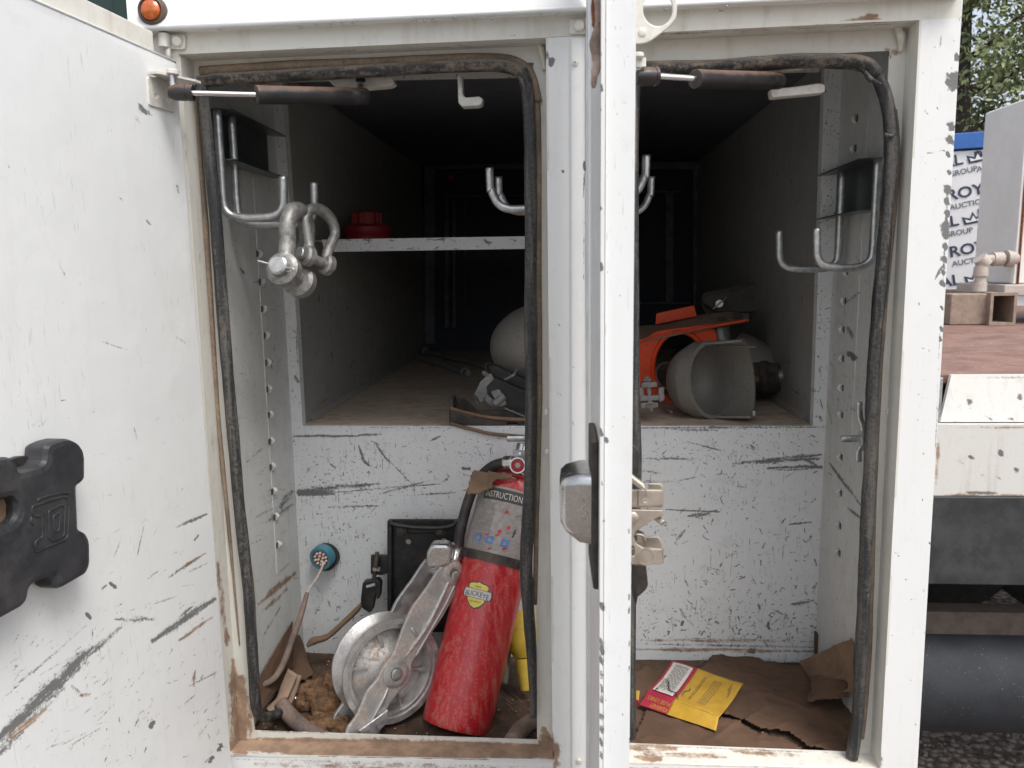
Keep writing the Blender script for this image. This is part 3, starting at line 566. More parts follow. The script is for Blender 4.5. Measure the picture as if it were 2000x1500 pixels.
panel('bulkhead_post', [PY(1611, 130, YB), (xr, YB, zc), (xr, YB, zl), (xtr, YB, zl)], 14, 220, (0, .02, 0), 'inner', body, pl)
panel('bulkhead_header', [(xl+.03, YB-.001, zc), (xr-.03, YB-.001, zc), PY(1600, 140, YB-.001), PY(556, 160, YB-.001)], 200, 16, (0, .006, 0), 'innerwall', body, rs((760, 150, 1020, 160), 14, 60, 30, 5, 2, 1, 's', 28))
# tunnel across the truck
lg = [(620, 810, 760, 770, 10, .8, 'm'), (600, 826, 1020, 826, 8, .9, 'm'), (640, 790, 900, 740, 12, .7, 'm'), (760, 730, 900, 740, 8, .6, 'm'), (800, 780, 1000, 800, 16, .55, 'm'), (700, 760, 900, 775, 10, .6, 'm'), (1240, 826, 1600, 825, 10, .9, 'm'), (1480, 790, 1600, 815, 14, .8, 'm'), (1250, 800, 1340, 815, 10, .8, 'm')]
lg += rs((620, 700, 1000, 820), 30, 5, 12, 80, 4, .6, 'm', 29)
def dustfl(P, X): n = fbm(P[:, 0], P[:, 1], 9, 4); return np.zeros(len(P)), .02+.62*n
panel('ledge', [(xtl, YB+.001, zl), (xtr, YB+.001, zl), (xtr, YE, zl), (xtl, YE, zl)], 220, 260, (0, 0, -.01), 'ledge', body, lg, extra=dustfl)
tl = rs((600, 560, 800, 780), 34, 30, 60, 12, 2, .9, 's', 31) + [(592, 800, 850, 690, 3, .6, 'm')]
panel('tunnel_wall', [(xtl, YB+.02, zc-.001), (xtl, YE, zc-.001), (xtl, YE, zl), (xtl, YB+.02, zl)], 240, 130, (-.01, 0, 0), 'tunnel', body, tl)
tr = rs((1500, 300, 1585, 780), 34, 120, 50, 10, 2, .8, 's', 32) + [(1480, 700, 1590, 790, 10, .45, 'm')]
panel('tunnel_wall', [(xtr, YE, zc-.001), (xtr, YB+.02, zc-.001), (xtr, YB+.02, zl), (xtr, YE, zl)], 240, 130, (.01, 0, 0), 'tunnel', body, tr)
# angle strip along the foot of each tunnel wall
for s, x in ((1, xtl), (-1, xtr)):
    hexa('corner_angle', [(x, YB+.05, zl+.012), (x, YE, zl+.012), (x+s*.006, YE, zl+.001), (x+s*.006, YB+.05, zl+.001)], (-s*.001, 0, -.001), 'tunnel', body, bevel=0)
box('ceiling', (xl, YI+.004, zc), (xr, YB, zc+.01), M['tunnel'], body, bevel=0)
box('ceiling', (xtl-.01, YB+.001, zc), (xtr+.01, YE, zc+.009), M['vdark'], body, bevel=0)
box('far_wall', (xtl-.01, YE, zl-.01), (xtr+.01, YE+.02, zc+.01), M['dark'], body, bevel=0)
# far door frame
Yg = YE-.03
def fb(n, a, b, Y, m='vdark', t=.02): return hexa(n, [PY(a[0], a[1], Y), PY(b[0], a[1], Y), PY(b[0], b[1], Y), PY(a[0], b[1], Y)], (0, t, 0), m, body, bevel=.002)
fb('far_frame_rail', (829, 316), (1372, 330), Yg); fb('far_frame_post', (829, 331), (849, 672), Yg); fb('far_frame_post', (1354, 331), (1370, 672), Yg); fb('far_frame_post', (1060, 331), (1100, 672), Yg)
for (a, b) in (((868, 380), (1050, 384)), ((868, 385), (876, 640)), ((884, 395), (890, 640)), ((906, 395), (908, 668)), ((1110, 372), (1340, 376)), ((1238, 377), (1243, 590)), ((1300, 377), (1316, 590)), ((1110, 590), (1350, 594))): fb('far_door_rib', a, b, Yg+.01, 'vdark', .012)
fa = lathe('far_marker_lamp', [(0, .012), (.006, .011), (.010, .006), (.011, 0)], PY(882, 347, Yg-.02), (0, -1, 0), 'amberl', body, seg=16)
# shelf
panel('shelf_lip', [PY(628, 468, 1.64), (PY(1150, 460, 1.64)[0], 1.64, PY(628, 468, 1.64)[2]), (PY(1150, 486, 1.64)[0], 1.64, PY(636, 492, 1.64)[2]), PY(634, 492, 1.64)], 200, 12, (0, .004, 0), 'inner', body, rs((640, 464, 1020, 470), 26, 0, 20, 12, 2, 1.0, 's', 33)+rs((650, 484, 1020, 490), 12, 0, 20, 10, 1.6, .9, 's', 34))
za = PY(628, 468, 1.64)[2]; zb = PY(636, 492, 1.64)[2]
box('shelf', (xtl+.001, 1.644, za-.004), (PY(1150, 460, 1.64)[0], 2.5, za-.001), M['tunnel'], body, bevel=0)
# floor and outer skin
panel('compartment_floor', [(xl, YI+.003, zf), (xr, YI+.003, zf), (xr, YB, zf), (xl, YB, zf)], 30, 12, (0, 0, -.01), 'dirt', body)
box('outer_side', (PY(1880, 50, YF)[0]-.006, YF+.004, .50), (PY(1880, 50, YF)[0], 3.1, 1.95), M['face'], body, bevel=0)
xo = PY(251, 59, 1.128)[0]; box('outer_side', (xo+.002, 1.16, .50), (xo+.008, 3.1, 1.95), M['face'], body, bevel=0)
box('roof_sheet', (xo+.003, 1.16, 1.9), (.528, 3.1, 1.905), M['face'], body, bevel=0)
box('floor_sheet', (xo+.003, 1.16, .52), (.523, 3.1, .524), M['frame'], body, bevel=0)
# slotted wall tracks
def track(pts, x, s):
    for k, (px, py) in enumerate(pts):
        c = PX(px, py, x+s*.002)
        o = box('hanger_slot', (x+s*.0016-.0004, c[1]-.0035, c[2]-.006), (x+s*.0016+.0006, c[1]+.003, c[2]+.005), M['peel'], body, bevel=0)
        V, Fc = tubeg([c+[0, .006, .006], c+[s*.004, .007, 0], c+[0, .006, -.008]], [.002, .0045, .0025], sm=3, seg=8)
        mk('louvre_tab', V, Fc, 'innerwall', o, smooth=True)
tL = [(503, 495), (508, 550), (512, 603), (517, 655), (520, 708), (522, 760), (525, 810), (527, 862), (529, 912), (532, 960), (536, 1010), (541, 1065)]
tR = [(1674, 230), (1671, 289), (1655, 530), (1651, 587), (1648, 643), (1647, 700), (1646, 757), (1645, 810), (1644, 893), (1643, 963), (1641, 1027), (1640, 1080)]
track(tL, xl, 1); track(tR, xr, -1)
for x, s, (a, b, c, d) in ((xl, 1, ((491, 205), (518, 200), (557, 1105), (536, 1112))), (xr, -1, ((1662, 200), (1690, 190), (1655, 1125), (1630, 1112)))):
    q = [PX(p_[0], p_[1], x+s*.001) for p_ in (a, b, c, d)]
    ys = sorted([q[0][1], q[1][1]]); zs = (max(q[0][2], q[1][2]), min(q[2][2], q[3][2]))
    y0 = (q[0][1]+q[3][1])/2; y1 = (q[1][1]+q[2][1])/2; y0, y1 = min(y0, y1), max(y0, y1)
    panel('slotted_track', [(x+s*.0015, y0, zs[0]), (x+s*.0015, y1, zs[0]), (x+s*.0015, y1, zs[1]), (x+s*.0015, y0, zs[1])], 14, 200, (-s*.0016, 0, 0), 'innerwall', body, wl+wr, dent=0)
# ------------------------------------------------ rubber seals
YS = 1.176
def seal(nm, pts, r, mat, parent=body, Y=YS, **k):
    return tube(nm, [PY(p_[0], p_[1], Y+(p_[2] if len(p_) > 2 else 0)) for p_ in pts], r, mat, parent, **k)
ls = [(392, 165), (398, 205), (408, 300), (419, 400), (428, 520), (437, 640), (447, 760), (457, 870), (466, 980), (477, 1080), (485, 1150), (490, 1230), (495, 1310), (500, 1378, .01), (516, 1400, .03), (548, 1392, .07)]
o = seal('door_seal', ls, .0092, 'rubber', wob=.08, seg=22, lobe=.07, squash=.9)
o = seal('door_seal', [(389, 160), (410, 157), (440, 154), (560, 147), (700, 139), (850, 131), (940, 127), (990, 130), (1018, 142), (1030, 165)], .0095, 'rubtop', wob=.12, seed=2, seg=22, lobe=.07, squash=.9)
seal('seal_lip', [(392, 140, .012), (470, 134, .012), (560, 129, .012), (700, 124, .012), (850, 117, .012), (940, 115, .012), (1000, 119, .012), (1035, 145, .012), (1050, 200, .012)], .0075, 'rubdust', wob=.1, seg=10)
seal('door_seal', [(1019, 138), (1028, 165), (1033, 210), (1036, 300), (1037, 450), (1036, 600), (1038, 750), (1037, 850), (1035, 950), (1031, 1030), (1028, 1110), (1033, 1200), (1038, 1270), (1041, 1345), (1042, 1400)], [.0098]*8+[.0105, .0112, .0105, .009, .0072, .006], 'rubber', wob=.12, seed=4, seg=22, lobe=.07, squash=.9)
seal('seal_lip', [(1048, 200, .012), (1050, 330, .012), (1050, 600, .012), (1051, 800, .012), (1048, 1000, .012), (1045, 1180, .012)], [.0055, .0065, .006, .006, .004, .003], 'rubdust', wob=.2, seg=10)
seal('seal_lip', [(381, 190, .012), (390, 300, .012), (400, 420, .012), (412, 600, .012), (425, 800, .012), (444, 1000, .012), (458, 1150, .012), (468, 1260, .012)], [.004, .0045, .0045, .004, .0035, .003, .002, .001], 'rubdust', wob=.2, seg=10)
seal('door_seal', [(1238, 133), (1300, 133), (1400, 130), (1480, 124), (1560, 118), (1640, 119), (1690, 126), (1712, 150)], .0115, 'rubtop', wob=.14, seed=6, seg=22, lobe=.07, squash=.9)
seal('door_seal', [(1697, 132), (1716, 155), (1730, 190), (1738, 235), (1741, 300), (1737, 360), (1729, 450), (1722, 540), (1713, 630), (1706, 720), (1703, 800), (1701, 870), (1697, 960), (1692, 1060), (1688, 1150), (1685, 1240), (1680, 1330), (1674, 1410), (1664, 1478)], .0102, 'rubber', wob=.16, seed=7, seg=22, lobe=.07, squash=.9)
seal('seal_lip', [(1745, 215, .012), (1751, 300, .012), (1745, 400, .012), (1731, 560, .012), (1720, 700, .012), (1712, 840, .012), (1705, 1000, .012), (1699, 1150, .012), (1693, 1300, .012), (1680, 1440, .012)], [.005, .006, .005, .004, .004, .004, .005, .006, .007, .006], 'rubdust', wob=.2, seg=10)
seal('door_seal', [(1240, 150), (1236, 300), (1237, 500), (1238, 650), (1240, 800), (1243, 900), (1240, 1000), (1233, 1100), (1232, 1440)], .0082, 'rubber', wob=.1, seed=8)
# pinched folds where the seal turns the corners
for (a, b, c) in (((1012, 150), (1020, 160), (1032, 196)), ((1690, 140), (1702, 155), (1722, 165)), ((1728, 262), (1738, 266), (1748, 262))):
    tube('seal_fold', [PY(*a, YS-.009), PY(*b, YS-.0125), PY(*c, YS-.009)], [.002, .0035, .0015], 'rubber', body)
# ------------------------------------------------ lamp, tabs, keepers
lm = lathe('marker_lamp', [(0, .0205), (.004, .0205), (.009, .0185), (.010, .0165), (.007, .0145), (.006, 0)], PY(300, 23, 1.137), (0, -1, 0), 'bezel', body, seg=36)
lathe('lamp_lens', [(.005, .0145), (.010, .0135), (.013, .010), (.0145, .005), (.0148, 0)], PY(300, 23, 1.137), (0, -1, 0), 'amberl', lm, seg=32)
ppx('keeper_tab', [[(893, 148), (902, 148), (904, 184), (909, 190), (936, 188), (943, 193), (941, 203), (934, 206), (903, 208), (895, 200)]], 1.215, .022, 'bolt', body, .0015)
ppx('keeper_tab', [rnd([(1505, 173), (1545, 170), (1600, 162), (1612, 165), (1612, 180), (1600, 182), (1545, 187), (1508, 191)], 5)], 1.215, .02, 'bolt', body, .0015)
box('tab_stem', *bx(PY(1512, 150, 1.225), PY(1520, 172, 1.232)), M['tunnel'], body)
# striker bolts
for (a, b, pl_) in (((990, 856), (1026, 856), (1018, 1032, 880, 905)), ((1642, 857), (1690, 857), (1672, 1694, 790, 902))):
    Ys = 1.225
    d = 1 if a[0] < 1200 else 1
    st_ = cyl('striker_bolt', PY(*a, Ys), PY(*b, Ys), .0055, 'galv', body, ch=.2)
    if a[0] > 1200:
        tube('striker_plate', [PY(1679, 785, Ys), PY(1680, 815, Ys), PY(1686, 835, Ys), PY(1686, 870, Ys), PY(1678, 880, Ys), PY(1677, 902, Ys)], .0045, 'galv', st_, sm=5, squash=.5)
        lathe('washer', [(0, 0), (0, .012), (.003, .012), (.003, 0)], PY(1684, 857, Ys), (-1, 0, 0), 'galv', st_, seg=24)
    else:
        lathe('washer', [(0, 0), (0, .02), (.002, .02), (.002, 0)], PY(1029, 862, Ys), (-1, -.1, 0), 'chrome', st_, seg=28)
# trailer plug socket on the bulkhead
sk = lathe('plug_socket', [(0, .027), (.018, .027), (.022, .024), (.022, .019), (.014, .019)], PY(640, 1084, YB-.001), (-.15, -1, -.1), 'blackm', body, seg=36)
cS = PY(631, 1087, YB-.028); axS = nrm((-.2, -1, -.08))
lathe('plug_ring', [(-.006, .020), (-.006, .0245), (.010, .0245), (.012, .023), (.012, .018), (.006, .018)], cS, axS, 'bluep', sk, seg=36)
lathe('plug_insert', [(-.004, .0185), (.009, .0185), (.009, 0)], cS, axS, 'plugin', sk, seg=30)
_, e1, e2 = basis(axS)
pn = [latheg([(.008, .0026), (.0125, .0024), (.013, .0015), (.0118, 0)], cS+e1*(r_*math.cos(a_))+e2*(r_*math.sin(a_)), axS, seg=10) for r_, a_ in [(.0125, math.radians(36*k)) for k in range(10)]+[(.0055, math.radians(90*k+20)) for k in range(4)]]
V, Fc = merge(pn); tag(mk('plug_contacts', V, Fc, 'copper', sk, smooth=True), kind='stuff')
# old tape patch on the left wall
# rain drops hanging from the hem
dr = []
for k, x in enumerate([262, 430, 585, 617, 648, 668, 690, 810, 830, 845, 890, 925, 960, 1058, 1090, 1150, 1300, 1420]):
    y = 59-(x-251)*75/1635; c = PY(x, y+3, 1.128); r_ = .0022+.0012*((k*7) % 5)/5
    dr.append(latheg([(0, 0), (r_*.5, r_*.8), (r_*1.2, r_), (r_*1.9, r_*.7), (r_*2.2, 0)], c, (0, 0, -1), seg=10))
V, Fc = merge(dr); tag(mk('water_drops', V, Fc, 'water', body, smooth=True), kind='stuff')

# ================================================================== doors (parts of the body)
hT = PY(343, 121, 1.13); hB = PY(452, 1500, 1.13); hB2 = hT + (hB-hT)*1.12
d0 = PZ(68, 0, hT[2]) - hT; dd = nrm(d0); dn = nrm(np.cross(dd, [0, 0, 1])); dn = dn if dn[0] > 0 else -dn
DW = .66
def PD(px, py, off=0.0): return PP(px, py, hT+dn*off, dn)
ds = [(0, 1440, 150, 1300, 20, 1.2, 's'), (100, 1345, 180, 1265, 15, 1.1, 's'), (160, 1290, 235, 1225, 8, .85, 's'), (20, 1440, 90, 1385, 10, .8, 'm'), (0, 1470, 40, 1430, 14, .9, 's'), (20, 1345, 120, 1270, 3, .55, 's'), (0, 1370, 170, 1220, 2.5, .7, 's'),
      (298, 1252, 420, 1170, 8, 1.1, 's'), (360, 1205, 418, 1168, 7, .9, 's'), (350, 1250, 415, 1205, 5, .7, 'm'), (345, 1030, 404, 1004, 4, 1.1, 's'), (330, 1128, 400, 1082, 4, .95, 's'), (350, 1112, 402, 1080, 3.5, .8, 'm'), (290, 1130, 308, 1116, 2.5, 1.1, 's'), (350, 1205, 375, 1185, 4, .95, 's'), (300, 1180, 345, 1165, 3, .6, 's'), (362, 1120, 408, 1098, 3, .7, 's'),
      (225, 1210, 300, 1210, 7, .75, 's'), (262, 1213, 285, 1208, 7, .95, 's'), (60, 840, 100, 822, 6, .45, 's'), (55, 835, 95, 818, 5, .4, 's'), (262, 835, 268, 858, 4, .65, 's'), (245, 897, 265, 895, 3, .5, 's'), (222, 1090, 240, 1045, 1.3, .75, 's'), (268, 1085, 282, 1025, 1.6, .7, 'm'), (140, 1200, 150, 1160, 1, .7, 's'),
      (200, 1150, 208, 1143, 3, .9, 's'), (216, 1140, 225, 1147, 3.5, 1, 's'), (180, 1230, 182, 1255, 2.5, .9, 's'), (170, 1200, 176, 1208, 3.5, 1, 's'), (232, 1400, 234, 1415, 2, 1, 's'), (264, 1418, 272, 1400, 2.5, 1.1, 's'), (295, 1420, 298, 1412, 4, 1.2, 's'), (285, 1460, 283, 1470, 2, .8, 's'), (427, 1465, 432, 1455, 3.5, 1.2, 's'), (410, 1488, 414, 1480, 3.5, 1.2, 's'),
      (270, 205, 285, 222, 7, 1.15, 's'), (278, 212, 295, 225, 5, .9, 's'), (262, 222, 272, 240, 5, .45, 'm'), (285, 430, 295, 440, 4, .8, 's'), (345, 362, 350, 378, 4, .9, 's'), (232, 385, 240, 392, 2.5, .7, 's'), (115, 515, 135, 555, 2, .5, 's'), (192, 665, 250, 685, 1.5, .8, 's'), (340, 655, 362, 670, 3, .75, 's'), (380, 1055, 388, 1045, 2.5, .9, 's'),
      (140, 1340, 160, 1360, 6, .7, 's'), (155, 1360, 175, 1355, 6, .6, 'm'), (330, 1090, 350, 1075, 1.5, .5, 's'), (370, 1340, 425, 1312, 3, .6, 's'), (360, 1375, 380, 1358, 2, .8, 's'), (378, 1340, 380, 1310, 5, .6, 'm'), (90, 1260, 110, 1245, 2, .8, 's'), (45, 1250, 60, 1235, 1.2, .7, 's'), (75, 1320, 155, 1275, 2, .75, 's'), (110, 1460, 170, 1430, 3, .5, 's'), (140, 1455, 200, 1420, 4, .55, 's')]
ds += rs((0, 1000, 440, 1480), 120, 40, 25, 22, 1.3, .6, 's', 41) + rs((180, 1180, 450, 1500), 130, 50, 30, 10, 1.6, .75, 's', 42) + rs((0, 540, 360, 1000), 34, 30, 50, 10, 1.3, .7, 's', 43) + rs((20, 1260, 200, 1480), 60, 42, 14, 30, 2, .7, 's', 44) + rs((250, 1230, 450, 1500), 40, 45, 25, 16, 4, .35, 'm', 45)
def q3(t, s): # t along width, s from top(0) to bottom(1)
    return hT+(hB2-hT)*s+dd*DW*t
d1 = panel('left_door', [q3(1, 0), q3(0, 0), q3(0, 1), q3(1, 1)], 400, 760, -dn*.012, 'door', body, ds, dent=.0012, seed=9)
# rolled edge of the inner panel
V, Fc = tubeg([q3(0, 0)-dn*.0015, q3(1, 0)-dn*.0015], .0026, sm=1, seg=8); mk('panel_edge', V, Fc, 'face', d1, smooth=True)
zup = np.array([0, 0, .033])
hexa('door_skin', [hT+dd*.030-dn*.012+zup, hT+dd*DW*1.04-dn*.012+zup, hB2+dd*DW*1.04-dn*.012, hB2+dd*.03-dn*.012], -dn*.022, 'cream', d1, bevel=.002)
# right door seen on edge
xe0 = PY(1172, 750, .65)[0]; xe1 = PY(1236, 750, .65)[0]; xe = PY(1180, 750, .65)[0]
es = [(1183, 858, 1185, 862, 3.5, 1, 's'), (1179, 1018, 1180, 1020, 2.5, 1, 's'), (1175, 940, 1177, 948, 3, .8, 's')]
for (x, y, s) in [(1174, 105, 3), (1174, 170, 4), (1173, 210, 2.5), (1173, 405, 3), (1174, 520, 5), (1175, 845, 4), (1176, 1185, 5), (1175, 1255, 6), (1176, 1270, 5), (1175, 1290, 6), (1176, 1320, 6), (1175, 1345, 6), (1176, 1365, 7), (1175, 1400, 6), (1176, 1425, 6), (1174, 1450, 6), (1175, 1475, 6)]:
    es.append((x-2, y-s*1.2, x+1, y+s*1.2, s*.8, 1.15, 's'))
es += rs((1182, 0, 1232, 1500), 46, 90, 40, 4, 1.5, .8, 's', 46)+[(1229, y_, 1228, y_+14, 2.2, .9, 's') for y_ in (1030, 1160, 1185, 1250, 1300, 1440)]
zt, zbm = 1.90, .46
d2 = panel('right_door', [(xe+.0005, .65, zt), (xe1, .65, zt), (xe1, .65, zbm), (xe+.0005, .65, zbm)], 34, 700, (0, .44, 0), 'door', body, es, dent=.0003, seed=11)
panel('door_hem', [(xe0, .645, zt+.002), (xe-.0002, .645, zt+.002), (xe-.0002, .645, zbm-.002), (xe0, .645, zbm-.002)], 8, 700, (0, .010, 0), 'face', d2, es, dent=.0002)
box('door_skin', (xe0+.0002, .655, zbm), (xe0+.002, 1.125, zt), M['face'], d2, bevel=0)
tube('door_bead', [(xe0-.0005, .90, zt-.01), (xe0-.0005, .90, zbm)], .0022, 'face', d2, sm=1)
# peeling sealant near the top of the edge
tube('peeling_sealant', [PY(1166, -20, .665), PY(1168, 40, .665), PY(1163, 80, .665), PY(1166, 120, .665), PY(1161, 150, .66), PY(1159, 172, .66)], [.003, .0032, .0042, .0035, .0028, .0012], 'seam', d2, wob=.5, seg=9, squash=.6)
tube('peeling_sealant', [PY(1160, -10, .672), PY(1158, 20, .67), PY(1164, 45, .668), PY(1170, 70, .666)], [.001, .0022, .003, .0012], 'rust', d2, wob=.5, seg=8, squash=.5)
# outside handle and gasket
def YZ(px, py, x): q = PX(px, py, x); return q
def Yzp(py, Y): return PY(1160, py, Y)[2]
hy = .70
zz = lambda py: PY(1160, py, .70)[2]
gk = plate('handle_gasket', [rnd([(0, zz(1132)), (.006, zz(1136)), (.085, zz(1138)), (.09, zz(1100)), (.09, zz(880)), (.083, zz(852)), (.006, zz(850)), (0, zz(870))], .01)], (xe0-.0005, .672, 0), (0, 1, 0), (0, 0, 1), .0045, 'blackd', d2, .001) if False else \
     hexa('handle_gasket', [(xe0-.0065, .676, zz(850)), (xe0-.0065, .76, zz(850)), (xe0-.0065, .76, zz(1128)), (xe0-.0045, .676, zz(1132))], (.0062, 0, 0), 'blackd', d2, bevel=.002, seg=3)
hp = []
zc1, zc2 = zz(921), zz(1056)
# paddle handle shell: rounded block tapering outwards
def handle():
    secs = []
    for (x, gy, gz0, gz1) in ((0, 0, 0, 0), (-.010, .001, .0, .001), (-.0225, .004, .003, .010), (-.0275, .008, .007, .018), (-.0285, .014, .014, .026)):
        y0, y1 = .684+gy, .752-gy; z0, z1 = zc2+gz1, zc1-gz0
        secs.append([(xe0-.006+x, a, b) for a, b in rnd([(y0, z0), (y1, z0), (y1, z1), (y0, z1)], .010, 5)])
    n = len(secs[0]); V = np.array(secs).reshape(-1, 3); Fc = []
    for i in range(len(secs)-1):
        for k in range(n): Fc.append([i*n+k, (i+1)*n+k, (i+1)*n+(k+1) % n, i*n+(k+1) % n])
    Fc.append([(len(secs)-1)*n+k for k in range(n)]); return V, Fc
V, Fc = handle(); hd_ = mk('door_handle', V, Fc, 'chrome', d2, smooth=True)
tube('handle_script', [PY(1141+5*math.sin(k*1.9)+.03*k*k, 962+k*5.2, .6846+.0004*abs(k-7)*.2) for k in range(15)], .0006, 'chrome', d2, seg=6, sm=5)
# embossed script on the handle
scr = [PY(1140+3*math.sin(t*2.1)-t*.0, 972+t*6.2, .6838) for t in np.linspace(0, 11, 34)]
# latch on the inside of the door
Yl = .705
lt = ppx('latch', [rnd([(1231, 995), (1295, 996), (1294, 1007), (1267, 1021), (1243, 1038), (1237, 1048), (1243, 1062), (1257, 1071), (1294, 1072), (1294, 1103), (1231, 1103)], 3), circ(1236.5, 1076, 4, 10, 10)], Yl, .004, 'brass', d2, .001)
ppx('latch_housing', [rnd([(1231, 957), (1293, 957), (1295, 962), (1295, 988), (1231, 990)], 3), circ(1261, 974, 4.2, 12, 6)], Yl, .004, 'brass', d2, .001)
ppx('latch_housing', [rnd([(1266, 944), (1290, 944), (1296, 951), (1296, 988), (1240, 988), (1240, 980), (1266, 976)], 3)], Yl+.022, .003, 'brass', d2, .001)
ppx('latch_housing', [rnd([(1248, 1048), (1286, 1048), (1292, 1056), (1295, 1066), (1294, 1100), (1236, 1100), (1236, 1070)], 3)], Yl+.022, .003, 'brass', d2, .001)
for (x, y0, y1) in ((1294, 958, 988), (1294, 1070, 1101), (1293, 997, 1008)): hexa('latch_fold', [PY(x, y0, Yl+.002), PY(x, y0, Yl+.024), PY(x, y1, Yl+.024), PY(x, y1, Yl+.002)], (.0011, 0, 0), 'brass', d2, bevel=.0004)
hexa('latch_web', [PY(1232, 989, Yl+.003), PY(1294, 990, Yl+.003), PY(1294, 988, Yl+.022), PY(1232, 987, Yl+.022)], (0, 0, -.001), 'brass', d2, bevel=.0002)
hexa('latch_web', [PY(1232, 1072, Yl+.003), PY(1258, 1071, Yl+.003), PY(1258, 1070, Yl+.022), PY(1232, 1070, Yl+.022)], (0, 0, -.001), 'brass', d2, bevel=.0002)
lathe('latch_boss', [(0, .0085), (.0008, .0085), (.0008, .0072), (0, .0072)], PY(1262, 1087, Yl), (0, -1, 0), 'brass', d2, seg=24)
tube('latch_line', [PY(1246, 958, Yl-.0003), PY(1246, 987, Yl-.0003)], .0004, 'rust', d2, sm=1)
lathe('latch_pivot', [(0, .0058), (.002, .0058), (.003, .0045), (.0032, 0)], PY(1235, 1011, Yl), (0, -1, 0), 'brass', d2, seg=24)
cyl('latch_pin', PY(1276, 1006, Yl+.012), PY(1296, 1022, Yl+.004), .0031, 'brass', d2)
tube('latch_cam', [PY(1240, 1040, Yl+.012), PY(1256, 1045, Yl+.012), PY(1261, 1065, Yl+.012)], [.006, .005, .002], 'brass', d2, squash=.4)
sp = [PY(1229+26*t+1.1*math.cos(t*85)*0, 930+20*t, Yl-.004)+np.array([.0028*math.sin(t*95)*.7, .0032*math.cos(t*95), .0028*math.sin(t*95)*.7]) for t in np.linspace(0, 1, 170)]
tube('latch_spring', sp, .0007, 'brass', d2, sm=1, seg=6)
cyl('spring_core', PY(1229, 930, Yl-.004), PY(1254, 949, Yl-.004), .0024, 'brass', d2)
tube('spring_hook', [PY(1253, 949, Yl-.006), PY(1259, 953, Yl-.007), PY(1261, 962, Yl-.006), PY(1261, 972, Yl-.001)], .0008, 'brass', d2)
ppx('upper_lever', [rnd([(1230, 866), (1236, 868), (1248, 880), (1249, 893), (1247, 925), (1230, 930)], 3)], Yl+.03, .003, 'blackd', d2, .0008)
ppx('lower_lever', [rnd([(1234, 1104), (1262, 1104), (1266, 1143), (1262, 1152), (1247, 1166), (1238, 1168)], 3)], Yl+.02, .003, 'blackd', d2, .0008)
ppx('lower_lever', [rnd([(1230, 1104), (1238, 1104), (1242, 1140), (1246, 1166), (1243, 1182), (1238, 1176), (1233, 1150), (1230, 1150)], 2)], Yl+.002, .003, 'blackm', d2, .0008)
# ring plate at the top of the door
rp = ppx('ring_plate', [rnd([(1236, -40), (1300, -45), (1318, -22), (1323, 5), (1321, 35), (1306, 54), (1268, 82), (1252, 86), (1236, 85)], 9), circ(1285, 18, 29, 30, 33)], .675, .0028, 'bolt', d2, .0008)
lathe('rivet', [(0, .0032), (.0008, .0032), (.0012, .0022), (.0012, 0)], PY(1254.5, 63, .675), (0, -1, 0), 'bolt', d2, seg=20)
# ------------------------------------------------ gas struts
def strut(a, e, b, f, r1, r2, r3, br):
    """a rod-end fitting, e rod start, b cylinder start, f cylinder end (world points)"""
    a, e, b, f = map(np.array, (a, e, b, f)); ax = nrm(f-a); L = np.linalg.norm(f-b)
    g = lathe('gas_strut', [(0, 0), (0, r1*.8), (r1*.15, r1), (r1*.7, r1), (r1*.75, r1*.985), (L-.03, r1), (L-.028, r1*.94), (L-.024, r1), (L-.004, r1*.98), (L, r1*.8), (L, 0)], b, f-b, 'strut', body, seg=32)
    cyl('piston_rod', e-ax*.004, b+ax*.004, r2, 'polish', g, ch=.05)
    lathe('rod_end', [(0, 0), (.002, r3*.75), (.010, r3), (.024, r3), (.0245, r3*.93), (.027, r3*.93), (.0275, r3), (np.linalg.norm(e-a), r3), (np.linalg.norm(e-a), 0)], a, e-a, 'strut', g, seg=28)
    return g
pa = PD(334, 180, .022); Ya = pa[1]
g1 = strut(PY(328, 180, Ya), PY(378, 182, Ya+.005), PY(498, 185, Ya+.03), PY(719, 189, 1.205), .0125, .0037, .0105, None)
# bracket on the left door
vp = plate('strut_bracket', [rnd([(np.dot(PD(x, y, .003)-hT, -dd), (PD(x, y, .003)-hT)[2]) for x, y in ((289, 150), (346, 150), (342, 220), (292, 205))], .003)] +
    [[(np.dot(PD(x_, y_, .003)-hT, -dd), (PD(x_, y_, .003)-hT)[2]) for x_, y_ in circ(cx_, cy_, 4.0, 12, 5.2)] for cx_, cy_ in ((306, 187), (329, 195))], hT+dn*.003, -dd, (0, 0, 1), .003, 'bolt', d1, .0006)
zb_ = PD(320, 150, .003)[2]
hb_ = [PZ(x, y, zb_) for x, y in ((290, 149), (346, 149), (381, 160), (379, 164), (345, 153))]
A_ = PD(291, 150, .003); B_ = PD(345, 152, .003); zb_ = (A_[2]+B_[2])/2
A_[2] = B_[2] = zb_; w1 = dn*.022; w2 = dn*.036
mk('bracket_flange', [A_, B_, B_+w2+dd*.0, B_+w2+dd*.012, A_+w1*.6, A_-[0, 0, .003], B_-[0, 0, .003], B_+w2-[0, 0, .003], B_+w2+dd*.012-[0, 0, .003], A_+w1*.6-[0, 0, .003]],
   [(0, 1, 2, 3, 4), (9, 8, 7, 6, 5), (0, 5, 6, 1), (1, 6, 7, 2), (2, 7, 8, 3), (3, 8, 9, 4), (4, 9, 5, 0)], 'bolt', d1)
cb = PY(336, 150, Ya); cyl('ball_stud', cb+[0, 0, .010], PY(338, 172, Ya), .0042, 'galv', g1)
cyl('stud_nut', PY(337, 136, Ya), PY(337, 146, Ya), .0085, 'bolt', g1)
